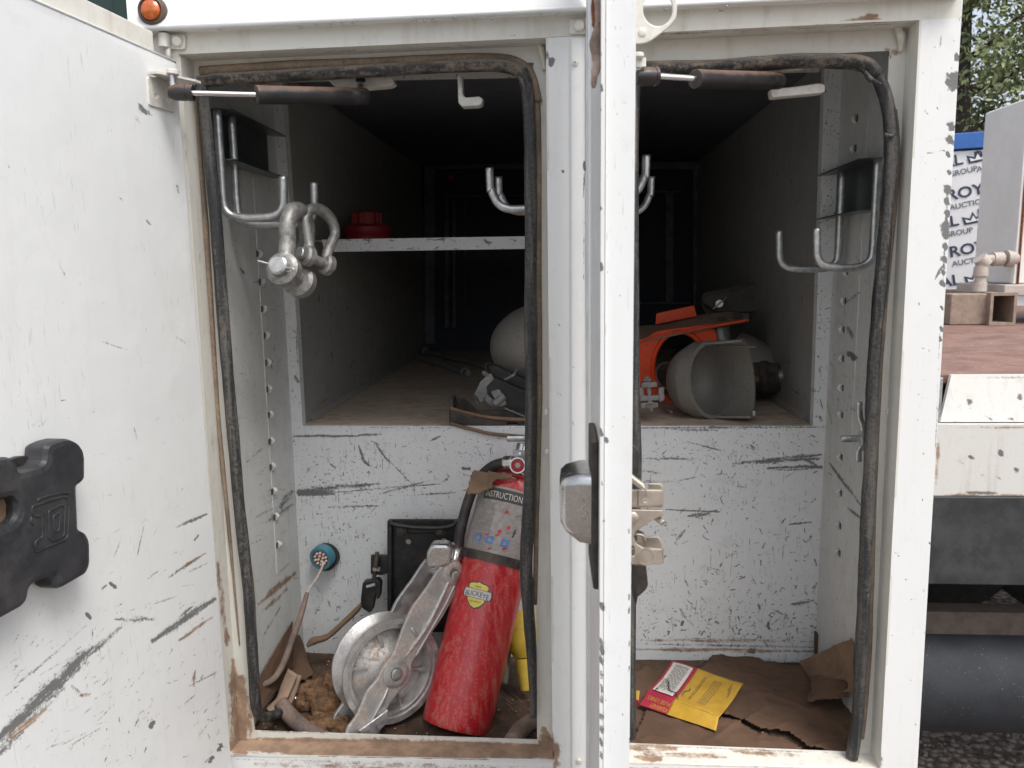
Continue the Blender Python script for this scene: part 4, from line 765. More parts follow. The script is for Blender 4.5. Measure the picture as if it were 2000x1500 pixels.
# bracket under the header
mb = ppx('header_bracket', [rnd([(640, 156), (765, 151), (771, 162), (762, 168), (668, 176), (655, 170)], 4)], 1.222, .02, 'bolt', body, .001)
cyl('ball_stud', PY(704, 166, 1.215), PY(704, 183, 1.208), .0045, 'galv', g1); cyl('stud_nut', PY(704, 150, 1.215), PY(704, 160, 1.215), .007, 'blackm', g1)
# right strut
g2 = strut(PY(1238, 151, 1.03), PY(1283, 149, 1.04), PY(1356, 154, 1.07), PY(1524, 158, 1.19), .0118, .0042, .0115, None)
cyl('ball_stud', PY(1246, 128, 1.03), PY(1247, 146, 1.03), .0045, 'galv', g2)
hexa('door_bracket', [PY(1234, 112, 1.02), PY(1262, 112, 1.02), PY(1262, 130, 1.02), PY(1234, 131, 1.02)], (0, .003, 0), 'bolt', d2, bevel=.0005)
cyl('stud_nut', PY(1246, 104, 1.015), PY(1246, 113, 1.015), .0075, 'bolt', g2)
cyl('ball_stud', PY(1512, 142, 1.19), PY(1513, 156, 1.19), .0045, 'galv', g2)
hexa('header_bracket', [PY(1505, 140, 1.195), PY(1560, 132, 1.195), PY(1568, 134, 1.22), PY(1512, 143, 1.22)], (0, 0, -.002), 'bolt', body, bevel=.0005)
# ================================================================== things hung inside
X1, Z1 = np.array([1., 0, 0]), np.array([0, 0, 1.])
def bracket(s, x, y0, y1, z0, z1, lab, rods, r=.0064):
    """zinc channel on a side wall with bent rod hooks; s = direction into the compartment"""
    t = thing('hook_bracket', (x+s*.004, (y0+y1)/2, z0), lab, 'hook bracket', 'zinc hook brackets inside the compartments')
    box('back_plate', (x+s*.003, y0, z0), (x+s*.0055, y1-.02, z1), M['galvd'], t, bevel=.0004)
    for z in (z0, z1): hexa('flange', [(x+s*.003, y0, z), (x+s*.038, y0+.002, z), (x+s*.034, y1, z-.002), (x+s*.003, y1, z)], (0, 0, .0022), 'galvd', t, bevel=.0004)
    for (Y, zb, tip, zt) in rods:
        zr = zb
        tube('hook', [(x+s*.021, Y, z1-.004), (x+s*.021, Y, (z1+zb)/2), (x+s*.021, Y, zb+.03), (x+s*.025, Y, zb+.010), (x+s*.042, Y, zb), (x+s*(tip-.036), Y, zb-.001), (x+s*(tip-.014), Y, zb+.003), (x+s*(tip-.003), Y, zb+.014), (x+s*tip, Y, zb+.032), (x+s*(tip+.001), Y, zt)], r, 'galv', t, sm=6, seg=14)
    return t
# left bracket
yA = 1.218; yB = 1.27
pA0 = PY(552, 345, yA); pA1 = PY(490, 430, yA); pB0 = PY(612, 357, yB); pB1 = PY(600, 432, yB)
zT = PX(415, 217, xl+.004)[2]; zM = PX(420, 315, xl+.004)[2]
bracket(1, xl, PX(413, 300, xl+.004)[1], PX(522, 300, xl+.004)[1]+.02, zM, zT, 'zinc channel bracket with two bent rod hooks on the left side wall', [(yA, PY(490, 424, yA)[2], pA0[0]-xl, pA0[2]), (yB, PY(590, 436, yB)[2], pB0[0]-xl, pB0[2])])
# right bracket
yA2 = 1.43; yB2 = 1.272
zT2 = PX(1718, 312, xr-.004)[2]; zM2 = PX(1712, 412, xr-.004)[2]
bracket(-1, xr, PX(1722, 350, xr-.004)[1], PX(1636, 350, xr-.004)[1]+.02, zM2, zT2, 'zinc channel bracket with two bent rod hooks on the right side wall', [(yA2, PY(1590, 524, yA2)[2], xr-PY(1523, 450, yA2)[0], PY(1523, 450, yA2)[2]), (yB2, PY(1650, 522, yB2)[2], xr-PY(1597, 446, yB2)[0], PY(1597, 446, yB2)[2])])
# hooks behind the centre post
t = thing('hook_bracket', PY(1130, 415, 1.36), 'zinc bracket behind the centre post with rod hooks showing on both sides', 'hook bracket', 'zinc hook brackets inside the compartments')
box('back_plate', (.0, 1.26, PY(1100, 418, 1.3)[2]), (.03, 1.40, PY(1100, 330, 1.3)[2]), M['galvd'], t, bevel=.001)
for (tx, ty, bx_, by, Y, r) in ((956, 328, 985, 409, 1.26, .0066), (974, 345, 1000, 414, 1.37, .0062), (1262, 303, 1245, 383, 1.26, .0066), (1272, 345, 1250, 416, 1.37, .0060)):
    s = 1 if tx < 1100 else -1
    T_ = PY(tx, ty, Y); B_ = PY(bx_, by, Y); zq = B_[2]
    tube('hook', [T_, [T_[0]+s*.001, Y, (T_[2]+zq)/2], [T_[0]+s*.003, Y, zq+.028], [T_[0]+s*.012, Y, zq+.010], [T_[0]+s*.028, Y, zq+.001], [T_[0]+s*.055, Y, zq], [.012, Y, zq]], r, 'galv', t, sm=6, seg=14)
# shackles
def shackle(top, eye, w, r, yaw, lab, pin, eye2=None, cot=False, bg=.62):
    """bow shackle: crown at top, near eye and far eye, world points"""
    top = np.array(top); eye = np.array(eye); dv = eye-top; L = np.linalg.norm(dv); d = dv/L
    sd = np.array([math.cos(yaw), math.sin(yaw), 0]); sd = nrm(sd-d*np.dot(sd, d)); c = eye+sd*w*.36  # mid between eyes
    mid = lambda a, b: c - d*L*a*1.0 + sd*w*b
    t = thing('shackle', tuple(c+[0, 0, -.02]), lab, 'shackle', 'forged bow shackles hanging on the left hooks')
    crown = [mid(0, -.40), mid(.22, -.38), mid(.45, -bg*.8), mid(.70, -bg), mid(.92, -bg*.72), mid(1.02, 0), mid(.92, bg*.72), mid(.70, bg), mid(.45, bg*.8), mid(.22, .38), mid(0, .40)]
    tube('bow', crown, [r*1.15, r*1.05, r, r*.98, r*1.08, r*1.15, r*1.08, r*.98, r, r*1.05, r*1.15], 'forge', t, sm=6, seg=16)
    for s in (-1, 1):
        e = c+sd*s*w*.40
        lathe('eye', [(-r*.95, 0), (-r*.95, r*1.6), (-r*.6, r*2.05), (r*.6, r*2.05), (r*.95, r*1.6), (r*.95, 0)], e, sd, 'forge', t, seg=28)
    cyl('pin', c-sd*w*.40-sd*pin*2.1, c+sd*w*.4+sd*r*1.8, pin, 'forge', t, ch=.2)
    lathe('pin_head', [(0, 0), (0, pin*1.2), (pin*.25, pin*1.35), (pin*.8, pin*1.3), (pin, pin*1.05), (pin, 0)], c-sd*w*.40-sd*(r*.95+.002), -sd, 'galv', t, seg=26)
    if cot:
        q = c-sd*w*.40-sd*(r*1.4+.004)
        tube('cotter_pin', [q+np.array([-.030, 0, .007]), q+np.array([-.012, 0, .002]), q+np.array([.014, -.003, -.004]), q+np.array([.025, -.004, -.006]), q+np.array([.026, -.002, -.011]), q+np.array([.013, 0, -.009])], .0014, 'galv', t)
    return t
shackle(PY(572, 404, yA), PY(556, 528, yA-.033), .072, .0125, math.radians(84), 'large galvanised bow shackle with cotter pin hanging on the front left hook', .0115, cot=True, bg=.5)
shackle(PY(611, 404, yB-.008), PY(602, 501, yB-.040), .052, .0082, math.radians(62), 'smaller grey bow shackle hanging on the rear left hook beside the large one', .0078)
# red can on the shelf
rc = PY(718, 470, 1.85); rc[2] = za
t = thing('red_canister', rc, 'dark red ribbed canister standing on the white shelf', 'canister')
lathe('drum', [(0, .052), (.003, .0555), (.012, .0555), (.016, .053), (.022, .0555), (.034, .0545), (.040, .046), (.041, 0)], rc, Z1, 'redd', t)
lathe('cap', [(.040, .030), (.040, .032), (.066, .031), (.069, .028), (.069, 0)], rc, Z1, 'redd', t)
for k in range(14):
    a = 2*math.pi*k/14; c = rc+[.032*math.cos(a), .032*math.sin(a), .053]
    hexa('cap_rib', [c+[-.0025, -.0025, -.012], c+[.0025, -.0025, -.012], c+[.0025, -.0025, .012], c+[-.0025, -.0025, .012]], (0, .005, 0), 'redd', t, bevel=.0005)

# ------------------------------------------------ fire extinguisher
eb = PY(892, 1412, 1.275); et = PY(1003, 947, 1.445); ax = nrm(et-eb); Lx = np.linalg.norm(et-eb); R = .0615
exE = thing('fire_extinguisher', eb+[0, 0, -.002], 'muddy red fire extinguisher leaning in the left compartment beside the pulley block', 'fire extinguisher')
toc = nrm(CAM-(eb+et)/2); e1 = nrm(toc-ax*np.dot(toc, ax)); e2 = np.cross(ax, e1)
if e2[0] < 0: e2 = -e2
def wrap(u, v, rr=0.0):  # u metres to the right around the tank, v metres along it
    th = u/R; return eb+ax*v[:, None]+(R+rr)*(np.cos(th)[:, None]*e1+np.sin(th)[:, None]*e2)
lathe('tank', [(0, 0), (0, R*.86), (-.004, R*.90), (-.004, R*.97), (.003, R), (.10, R), (.25, R), (Lx-.012, R), (Lx, R*.97), (Lx+.012, R*.87), (Lx+.022, R*.68), (Lx+.030, R*.42), (Lx+.034, .016), (Lx+.045, .0155), (Lx+.046, 0)], eb, ax, 'red', exE, seg=72)
def patch(nm, u0, u1, v0, v1, mat, rr, parent, nu=30, nv=4):
    U, Vv = np.meshgrid(np.linspace(u0, u1, nu+1), np.linspace(v0, v1, nv+1)); V = wrap(U.ravel(), Vv.ravel(), rr)
    idx = np.arange((nu+1)*(nv+1)).reshape(nv+1, nu+1)
    return mk(nm, V, np.stack([idx[:-1, :-1].ravel(), idx[:-1, 1:].ravel(), idx[1:, 1:].ravel(), idx[1:, :-1].ravel()], -1).tolist(), mat, parent, smooth=True)
vT = Lx*.965; vB = Lx*.685
lb = patch('instruction_label', -.085, .085, vB, vT, 'label', .0004, exE, 60, 12)
patch('label_heading', -.055, .052, vT-.026, vT-.004, 'print', .0007, lb, 40, 2)
text('label_lettering', 'INSTRUCTIONS', .078, .0115, 0, 0, 0, 'lightprint', lb, fn=lambda u, v: wrap(u-.050, v+vT-.0215, .0010))
g = []
r_ = random.Random(5)
def rect(u0, v0, w_, h_): return (wrap(np.array([u0, u0+w_/2, u0+w_, u0+w_, u0+w_/2, u0]), np.array([v0, v0, v0, v0+h_, v0+h_, v0+h_]), .0009), [[0, 1, 4, 5], [1, 2, 3, 4]])
for k in range(30):
    v = vT-.034-k*.0031
    if k % 6 != 5:
        u = -.055
        while u < -.024: w_ = r_.uniform(.002, .006); g.append(rect(u, v, min(w_, -.022-u), .0014)); u += w_+.0011
for k in range(26):
    v = vT-.036-k*.0036
    if k % 5 != 4: g.append(rect(.050, v, r_.uniform(.012, .018), .0013))
for (u, v, a, b) in ((-.058, vB+.008, .0006, .086), (.045, vB+.008, .0006, .09), (-.058, vB+.008, .103, .0006)): g.append(rect(u, v, a, b))
V, Fc = merge(g); tag(mk('label_small_print', V, Fc, 'greyprint', lb), kind='stuff')
# pictograms: figures with hose and arrows
def blob(u, v, pts, mat, nm='label_pictogram', rr=.0010, sc_=.001):
    P = np.array(pts)*sc_; n = len(P); V = wrap(P[:, 0]+u, P[:, 1]+v, rr); return mk(nm, V, [list(range(n))], mat, lb)
for (u, v) in ((.030, vT-.052), (.020, vT-.085)):
    blob(u, v, [(0, 0), (2, 1), (3, 6), (5, 9), (3.5, 12), (4, 15), (1.5, 16), (0, 14), (.5, 10), (-3, 9), (-3, 8), (0, 7.5), (-1.5, 1)], 'print')
    blob(u-.012, v+.004, [(0, 0), (8, 4.5), (8, 5.5), (0, 1)], 'print')
for (u, v) in ((-.004, vT-.047), (.006, vT-.073), (-.008, vT-.083)): blob(u, v, [(0, 0), (6, 1), (7, 5), (4, 8), (1, 6), (0, 3)], 'redprint')
for k, u in enumerate((-.050, -.026, .002)):
    blob(u, vB+.016, [(0, 0), (14, 0), (14, 14), (0, 14)], 'blueprint', 'label_square'); blob(u, vB+.016, [(3, 3), (11, 5), (9, 11), (5, 9)], 'label', 'label_square', .0013)
for (u, v) in ((-.030, vB+.030), (-.012, vB+.032), (-.020, vB+.006), (.006, vB+.012)): blob(u, v, [(0, 0), (4, -1), (9, 4), (6, 5), (2, 3)], 'red', 'label_tear', .0014)
# strap band
V, Fc = latheg([(-.004, R+.0003), (-.004, R+.0022), (.0125, R+.0022), (.0125, R+.0003)], eb+ax*(vB-.011), ax, seg=64); mk('strap_band', V, Fc, 'blackd', exE, smooth=False)
cyl('band_buckle', PY(887, 1076, 1.40), PY(887, 1094, 1.395), .007, 'chrome', exE); tube('band_wire', [PY(886, 1078, 1.395), PY(896, 1083, 1.38), PY(902, 1090, 1.375)], .0015, 'blackm', exE)
# shield badge
sh = [(0, -26), (9, -22), (16, -14), (19, -4), (18, 6), (20, 16), (14, 20), (7, 19), (0, 23), (-7, 19), (-14, 20), (-20, 16), (-18, 6), (-19, -4), (-16, -14), (-9, -22)]
bc = (-.018, Lx*.515)
def wrapshape(nm, P, sc_, mat, rr, rows=40, nu=14):
    """outline (mm) filled with a fine grid so that it follows the curve of the tank"""
    P = np.array(P, float)*.001*sc_; v = np.linspace(P[:, 1].min()+1e-5, P[:, 1].max()-1e-5, rows+1); V = []
    for y in v:
        xs = []
        for k in range(len(P)):
            a, b = P[k], P[(k+1) % len(P)]
            if (a[1] > y) != (b[1] > y): xs.append(a[0]+(b[0]-a[0])*(y-a[1])/(b[1]-a[1]))
        u = np.linspace(min(xs), max(xs), nu+1); V.append(wrap(u+bc[0], np.full(nu+1, y+bc[1]), rr))
    idx = np.arange((nu+1)*(rows+1)).reshape(rows+1, nu+1)
    return mk(nm, np.vstack(V), np.stack([idx[:-1, :-1].ravel(), idx[:-1, 1:].ravel(), idx[1:, 1:].ravel(), idx[1:, :-1].ravel()], -1).tolist(), mat, exE, smooth=True)
wrapshape('badge_shield', sh, 1.0, 'print', .0009); wrapshape('badge_face', sh, .91, 'badge', .0012)
rb_ = [(-25, -7), (25, -7), (27, 0), (25, 8), (-25, 8), (-27, 0)]
wrapshape('badge_ribbon', rb_, 1.05, 'print', .0015, 8); wrapshape('badge_ribbon', rb_, .95, 'whitepaper', .0018, 8)
text('badge_lettering', 'BUCKEYE', .043, .0088, 0, 0, 0, 'print', exE, fn=lambda u, v: wrap(u-.0215+bc[0], v+bc[1]-.0035+.002*np.cos((u-.0215)*90)-.002, .0022))
text('badge_lettering', 'FIRE', .011, .0034, 0, 0, 0, 'print', exE, fn=lambda u, v: wrap(u-.0055+bc[0], v+bc[1]+.011, .0016))
text('badge_lettering', 'EQUIPMENT', .022, .0028, 0, 0, 0, 'print', exE, fn=lambda u, v: wrap(u-.011+bc[0], v+bc[1]-.0145, .0016))
# valve, gauge, handle
vt = et+ax*.046
cyl('valve_body', vt-ax*.002, vt+ax*.034, .0125, 'chrome', exE)
gc = PY(1013, 909, 1.395)
gg = lathe('gauge', [(0, .0155), (.010, .0155), (.013, .0145), (.013, .0125), (.011, .0122), (.011, 0)], gc, nrm((-.1, -1, .25)), 'chrome', exE, seg=36)
lathe('gauge_face', [(.0112, .0120), (.0122, .009), (.0122, 0)], gc, nrm((-.1, -1, .25)), 'redd', gg, seg=32)
lathe('gauge_face', [(.0123, .005), (.0128, .004), (.0128, 0)], gc, nrm((-.1, -1, .25)), 'label', gg, seg=20)
ppx('carry_handle', [rnd([(1000, 878), (1023, 880), (1060, 885), (1062, 897), (1010, 893), (1004, 896)], 4), circ(1015, 886, 3.5, 12)], 1.405, .003, 'galv', exE, .0008)
tube('lever', [PY(985, 925, 1.40), PY(1010, 927, 1.40), PY(1040, 938, 1.40)], [.004, .006, .006], 'red', exE, squash=.5)
tube('pull_ring', [PY(1025+13*math.cos(a), 905+22*math.sin(a), 1.38) for a in np.linspace(-2, 2.2, 12)], .0012, 'chrome', exE)
hs_ = [PY(1000, 903, 1.40), PY(984, 904, 1.405), PY(962, 911, 1.415), PY(940, 930, 1.42), PY(921, 962, 1.42), PY(907, 1005, 1.41), PY(898, 1045, 1.40), PY(894, 1078, 1.395), PY(890, 1120, 1.39)]
tube('discharge_hose', hs_, .0098, 'blackhose', exE, seg=16)
cyl('hose_ferrule', PY(1002, 903, 1.40), PY(985, 904, 1.405), .0125, 'chrome', exE, ch=.08)
tg = thing('paper_tag', PY(940, 945, 1.37), 'torn brown paper tag caught round the extinguisher hose', 'paper tag')
sheet('paper_tag', [(0, 0), (.012, .045), (.075, .052), (.10, .044), (.055, .032), (.052, .018), (.022, .002)], PY(908, 966, 1.375), (.98, -.1, -.15), (.0, .3, 1), .003, 'cardl', tg, .003, 3, .0008)

# ------------------------------------------------ snatch block
sc0 = PY(757, 1304, 1.285)
v3 = nrm(PY(868, 1140, 1.335)-PY(768, 1318, 1.255)); n3 = nrm((.47, -.84, -.05)); n3 = nrm(n3-v3*np.dot(n3, v3)); u3 = np.cross(v3, n3)
sb = thing('snatch_block', sc0-[0, 0, .1], 'dusty cast aluminium pulley block with hinged side plates on the compartment floor', 'pulley block')
Rs = .091
shv = lathe('sheave', [(-.034, .060), (-.033, Rs*.90), (-.0335, Rs), (-.028, Rs*1.005), (-.018, Rs*.88), (-.008, Rs*.80), (.005, Rs*.79), (.012, Rs*.86), (.0185, Rs*1.005), (.0225, Rs), (.0225, Rs*.90), (.019, Rs*.885), (.019, Rs*.82), (.015, Rs*.79), (-.002, Rs*.74), (-.004, Rs*.45), (.012, Rs*.33), (.020, .012)], sc0, n3, 'alu', sb, seg=96, hint=v3)
lathe('mud_fill', [(-.003, Rs*.76), (.003, Rs*.66), (.006, Rs*.52), (.0155, Rs*.40), (.0205, Rs*.28), (.021, 0)], sc0, n3, 'alumud', shv, seg=60)
for k in range(6):
    a = k*math.pi/3+.4; rd = u3*math.cos(a)+v3*math.sin(a); tn = np.cross(n3, rd); c = sc0+n3*.0105
    hexa('sheave_rib', [c+rd*.030-tn*.003, c+rd*.030+tn*.003, c+rd*Rs*.80+tn*.003, c+rd*Rs*.80-tn*.003], -n3*.01, 'alu', shv, bevel=.001)
ck = rnd([(a_*1.28, b_) for a_, b_ in [(-.018, -.128), (-.024, -.112), (-.020, -.085), (-.026, -.045), (-.020, -.022), (-.023, 0), (-.017, .022), (-.024, .060), (-.029, .105), (-.024, .150), (-.022, .19), (-.014, .213), (0, .22), (.014, .213), (.021, .195), (.022, .165), (.022, .120), (.016, .06), (.014, .028), (.022, .012), (.024, -.006), (.018, -.026), (.015, -.06), (.026, -.10), (.018, -.125)]], .01, 3)
def bulge(V, co): return V
for s, nm in ((1, 0), (-1, 1)):
    O = sc0+n3*s*.0345
    if s == 1: cp = plate('side_plate', [ck], O, u3, v3, .007, 'alumud', sb, .0022)
    else: cp = plate('side_plate', [ck], O+n3*.007, u3, v3, .007, 'alu', sb, .0022)
    if s == 1:
        # raised rib down the middle, cast lip, pins
        def pt(u, v, h): return O+u3*u+v3*v+n3*h
        tube('cast_rib', [pt(.004, -.10, -.001), pt(.001, -.05, .003), pt(0, -.025, .001)], [.003, .0045, .002], 'alu', cp, squash=.8)
        tube('cast_rib', [pt(.0, .03, .0), pt(.004, .09, .004), pt(.002, .15, .003), pt(0, .19, 0)], [.002, .006, .006, .002], 'alumud', cp, squash=.7)
        tube('cast_rib', [pt(-.018, .078, .001), pt(-.008, .074, .003), pt(.006, .068, .001)], .0028, 'alu', cp)
        tube('cast_lip', [pt(.019, .04, -.002), pt(.0185, .09, 0), pt(.020, .14, 0), pt(.018, .18, -.002)], .003, 'alu', cp)
        lathe('hub_boss', [(-.003, .025), (.002, .024), (.004, .018), (.004, .0115)], O, n3, 'alu', cp, seg=36)
        lathe('axle_pin', [(.001, .0105), (.0055, .0105), (.0065, .0092), (.0065, 0)], O, n3, 'galv', cp, seg=30)
        lathe('top_boss', [(-.003, .021), (.003, .020), (.005, .015), (.005, .009)], O+v3*.195, n3, 'alumud', cp, seg=36)
        lathe('top_pin', [(.002, .009), (.0075, .009), (.0085, .0075), (.0085, 0)], O+v3*.193+u3*.006, n3, 'galv', cp, seg=30)
        hexa('bottom_tab', [pt(-.012, -.105, .0), pt(.012, -.125, .0), pt(.03, -.075, .0), pt(.018, -.055, .0)], n3*.007, 'alu', cp, bevel=.002)
hexa('rear_foot', [PY(640, 1385, 1.30), PY(660, 1350, 1.30), PY(705, 1398, 1.26), PY(690, 1425, 1.255)], n3*.012, 'alu', sb, bevel=.003)
tube('foot_bridge', [PY(652, 1392, 1.29), PY(672, 1412, 1.275), PY(692, 1420, 1.25), PY(712, 1412, 1.235)], [.009, .010, .011, .010], 'alu', sb, squash=.6)
# swivel yoke
yk = sc0+v3*.212
tube('yoke', [yk+n3*.022-v3*.03, yk+n3*.022-v3*.002, yk+n3*.012+v3*.018, yk-n3*.0+v3*.022, yk-n3*.014+v3*.016, yk-n3*.022-v3*.004, yk-n3*.022-v3*.03], [.009, .011, .014, .0155, .014, .011, .009], 'chrome', sb, seg=18)
ppx('swivel_cap', [rnd([(832, 1082), (842, 1064), (874, 1064), (883, 1076), (880, 1100), (868, 1110), (838, 1112), (831, 1100)], 7)], 1.335, .03, 'chrome', sb, .006)
cyl('yoke_bolt', yk-n3*.034-v3*.028, yk+n3*.034-v3*.028, .0085, 'chrome', sb)

# ------------------------------------------------ black bracket with toggle clamp behind the pulley
t = thing('steel_bracket', PY(820, 1210, 1.50), 'black steel wall bracket with a folded rim standing behind the pulley block', 'bracket')
ppx('back_plate', [rnd([(757, 1020), (762, 1015), (890, 1015), (895, 1020), (895, 1235), (757, 1235)], 5), circ(797, 1059, 5.5, 16), circ(866, 1057, 5.5, 16)], 1.47, .006, 'blackm', t, .001)
for a, b in (((756, 1018), (765, 1230)), ((886, 1018), (897, 1230))): hexa('side_rim', [PY(a[0], a[1], 1.455), PY(b[0], a[1], 1.455), PY(b[0], b[1], 1.455), PY(a[0], b[1], 1.455)], (0, .016, 0), 'blackm', t, bevel=.0015)
tube('top_rim', [PY(760, 1022, 1.455), PY(790, 1028, 1.452), PY(830, 1031, 1.452), (PY(870, 1030, 1.452)), PY(892, 1022, 1.455)], .004, 'blackm', t)
ppx('slot_rib', [rnd([(790, 1030), (858, 1030), (856, 1043), (792, 1043)], 6)], 1.458, .01, 'blackm', t, .003)
for x in (786, 861): lathe('bolt', [(0, .0105), (.004, .0105), (.0045, .007), (.0075, .006), (.008, 0)], PY(x, 1037, 1.458), (0, -1, 0), 'blackd', t, seg=20)
ppx('side_arm', [rnd([(724, 1085), (757, 1085), (757, 1120), (745, 1124), (724, 1122)], 3)], 1.46, .008, 'blackm', t, .001)
t2 = cyl('eye_bolt', PY(737, 1078, 1.45), PY(728, 1150, 1.44), .0042, 'blackd', t)
lathe('nut', [(0, .008), (.006, .008), (.006, 0)], PY(736, 1108, 1.443), nrm(PY(728, 1150, 1.44)-PY(737, 1078, 1.45)), 'galv', t, seg=6)
ppx('toggle_lever', [rnd([(708, 1138), (738, 1132), (744, 1140), (742, 1168), (736, 1172), (733, 1160), (728, 1192), (722, 1198), (706, 1188), (704, 1172)], 4)], 1.432, .018, 'blackm', t, .002)
cyl('toggle_pin', PY(716, 1146, 1.43), PY(733, 1142, 1.43), .0035, 'galv', t)

# ------------------------------------------------ cable, hose pieces, rag
def P0(px, py, h): return PZ(px, py, zf+h)
tag(tube('plug_cable', [PY(632, 1094, 1.486), PY(629, 1108, 1.475), PY(618, 1130, 1.46), PY(604, 1150, 1.44), PY(598, 1165, 1.43)], [.003, .0028, .0022, .0032, .004], 'pipe'), 'thin tan cable leaving the round plug on the back panel', 'cable')
tag(tube('sleeved_cable', [PY(600, 1158, 1.432), PY(588, 1200, 1.40), PY(572, 1245, 1.37), PY(556, 1290, 1.335), PY(538, 1322, 1.30), PY(515, 1337, 1.28), PY(495, 1340, 1.27)], [.0042, .0058, .0062, .0060, .0058, .0055, .0055], 'hose', seg=14), 'grey sleeved cable curving down from the plug to the left corner', 'cable')
t = thing('rubber_offcut', P0(560, 1350, 0), 'tan dusty flat rubber offcut standing beside the black door seal', 'rubber offcut')
tube('strip', [PY(572, 1312, 1.30), PY(560, 1340, 1.29), PY(548, 1368, 1.275), PY(528, 1392, 1.26)], [.016, .0165, .014, .018], 'tanwood', t, squash=.35, seg=16)
tube('rib', [PY(583, 1318, 1.31), PY(573, 1345, 1.30), PY(563, 1375, 1.285)], [.007, .008, .007], 'tanwood', t, seg=14)
tag(tube('hose_piece', [PY(548, 1372, 1.262), PY(562, 1392, 1.25), PY(582, 1412, 1.235), PY(605, 1428, 1.225), PY(640, 1442, 1.225)], [.0125, .0135, .0135, .013, .012], 'hose', seg=20), 'short thick dusty hose lying in front of the rag', 'hose')
# rag clump
def clump(nm, pts, mat, lab, cat, seed=1):
    th = thing(nm, pts[0][0], lab, cat)
    Vs = []
    for k, (c, r) in enumerate(pts):
        n = 14; V = []; Fc = []
        la = np.linspace(0, math.pi, n); lo = np.linspace(0, 2*math.pi, 2*n, endpoint=False)
        A, B = np.meshgrid(la, lo, indexing='ij'); D = np.stack([np.sin(A)*np.cos(B), np.sin(A)*np.sin(B), np.cos(A)], -1).reshape(-1, 3)
        f = .55+.9*fbm(D[:, 0]+2+k, D[:, 1]+D[:, 2]+3, 2.6, seed+k, 5)
        V = np.array(c)+D*np.array(r)*f[:, None]; m = 2*n
        Fc = [[i*m+j, (i+1)*m+j, (i+1)*m+(j+1) % m, i*m+(j+1) % m] for i in range(n-1) for j in range(m)]
        Vs.append((V, Fc))
    V, Fc = merge(Vs); mk('cloth', V, Fc, mat, th, smooth=True)
    # loose fibres
    fs = []; rr = random.Random(seed)
    for _ in range(520):
        c, r = rr.choice(pts); d = nrm([rr.gauss(0, 1), rr.gauss(0, 1), rr.gauss(0, 1)]); p0 = np.array(c)+d*np.array(r)*.85
        d2 = nrm(d+np.array([rr.gauss(0, .9), rr.gauss(0, .9), rr.gauss(0, .9)])); l = rr.uniform(.006, .016); s = np.cross(d2, [0, 1, .2])*.0005
        p1 = p0+d2*l*.5; p2 = p1+nrm(d2+[0, 0, -.6])*l*.5
        fs.append((np.array([p0-s, p0+s, p1+s, p1-s, p2]), [[0, 1, 2, 3], [3, 2, 4]]))
    V, Fc = merge(fs); tag(mk('fibres', V, Fc, mat, th), kind='stuff')
    return th
clump('rag_clump', [(P0(612, 1352, .03), (.030, .026, .022)), (P0(640, 1378, .025), (.030, .024, .026)), (P0(632, 1412, .016), (.034, .022, .018)), (P0(664, 1418, .014), (.026, .02, .016)), (P0(650, 1345, .03), (.02, .02, .03)), (P0(590, 1372, .018), (.020, .018, .018))], 'rag', 'brown fibrous rag bunched between the hose and the pulley block', 'rag', 5)
tag(lathe('glass_bead', [(-.005, 0), (-.0043, .0026), (-.0025, .0043), (0, .005), (.0025, .0043), (.0043, .0026), (.005, 0)], P0(577, 1364, .03), Z1, 'chrome'), 'tiny shiny ball at the left edge of the rag', 'ball')
# yellow nozzle behind extinguisher
t = thing('yellow_bottle', PY(1020, 1345, 1.40), 'yellow plastic bottle with a tapered spout behind the red extinguisher', 'bottle')
sp_ = nrm(PY(1025, 1348, 1.36)-PY(1015, 1215, 1.42)); lathe('body', [(0, 0), (0, .030), (.055, .031), (.070, .026), (.085, .0145)], PY(1015, 1195, 1.43), sp_, 'yellow', t)
lathe('spout', [(0, .0165), (.012, .016), (.050, .0105), (.055, .0095), (.055, .006), (.01, .006)], PY(1023, 1288, 1.385), sp_, 'yellow', t)
patch_ = lathe('band', [(0, .0316), (.012, .0316)], PY(1018, 1235, 1.42), sp_, 'greyprint', t)
tag(tube('grey_rod', [PY(987, 1225, 1.42), PY(990, 1280, 1.40), PY(985, 1335, 1.385)], .008, 'greyp'), 'grey rod end behind the base of the extinguisher', 'rod')
tag(tube('hose_end', [P0(1085, 1392, .03), P0(1045, 1405, .018), P0(1018, 1425, .016), P0(1000, 1450, .02)], [.012, .014, .015, .015], 'hose', seg=16), 'thick grey hose end in the right corner by the sill', 'hose')
# straw and stick
tag(tube('stick', [PY(716, 1165, 1.49), PY(700, 1188, 1.48), PY(672, 1215, 1.47), PY(640, 1243, 1.455), PY(612, 1252, 1.44), PY(600, 1262, 1.43)], [.0015, .005, .006, .006, .008, .004], 'cardl', wob=.4, seed=9), 'curved brown strip of bark leaning in the back left corner', 'bark strip')
gs = []
rr = random.Random(12)
for _ in range(46):
    c = P0(rr.uniform(560, 1010), rr.uniform(1275, 1425), .003+rr.random()*.006); a = rr.uniform(0, 6.3); l = rr.uniform(.01, .05); e = c+[l*math.cos(a), l*math.sin(a), rr.uniform(-.002, .006)]
    gs.append(tubeg([c, (c+e)/2+[0, 0, rr.uniform(0, .004)], e], rr.uniform(.0004, .0009), seg=5, sm=3))
V, Fc = merge(gs); tag(mk('straw_litter', V, Fc, 'cardl'), 'loose straw and twigs scattered on the dirty compartment floor', 'litter', kind='stuff')
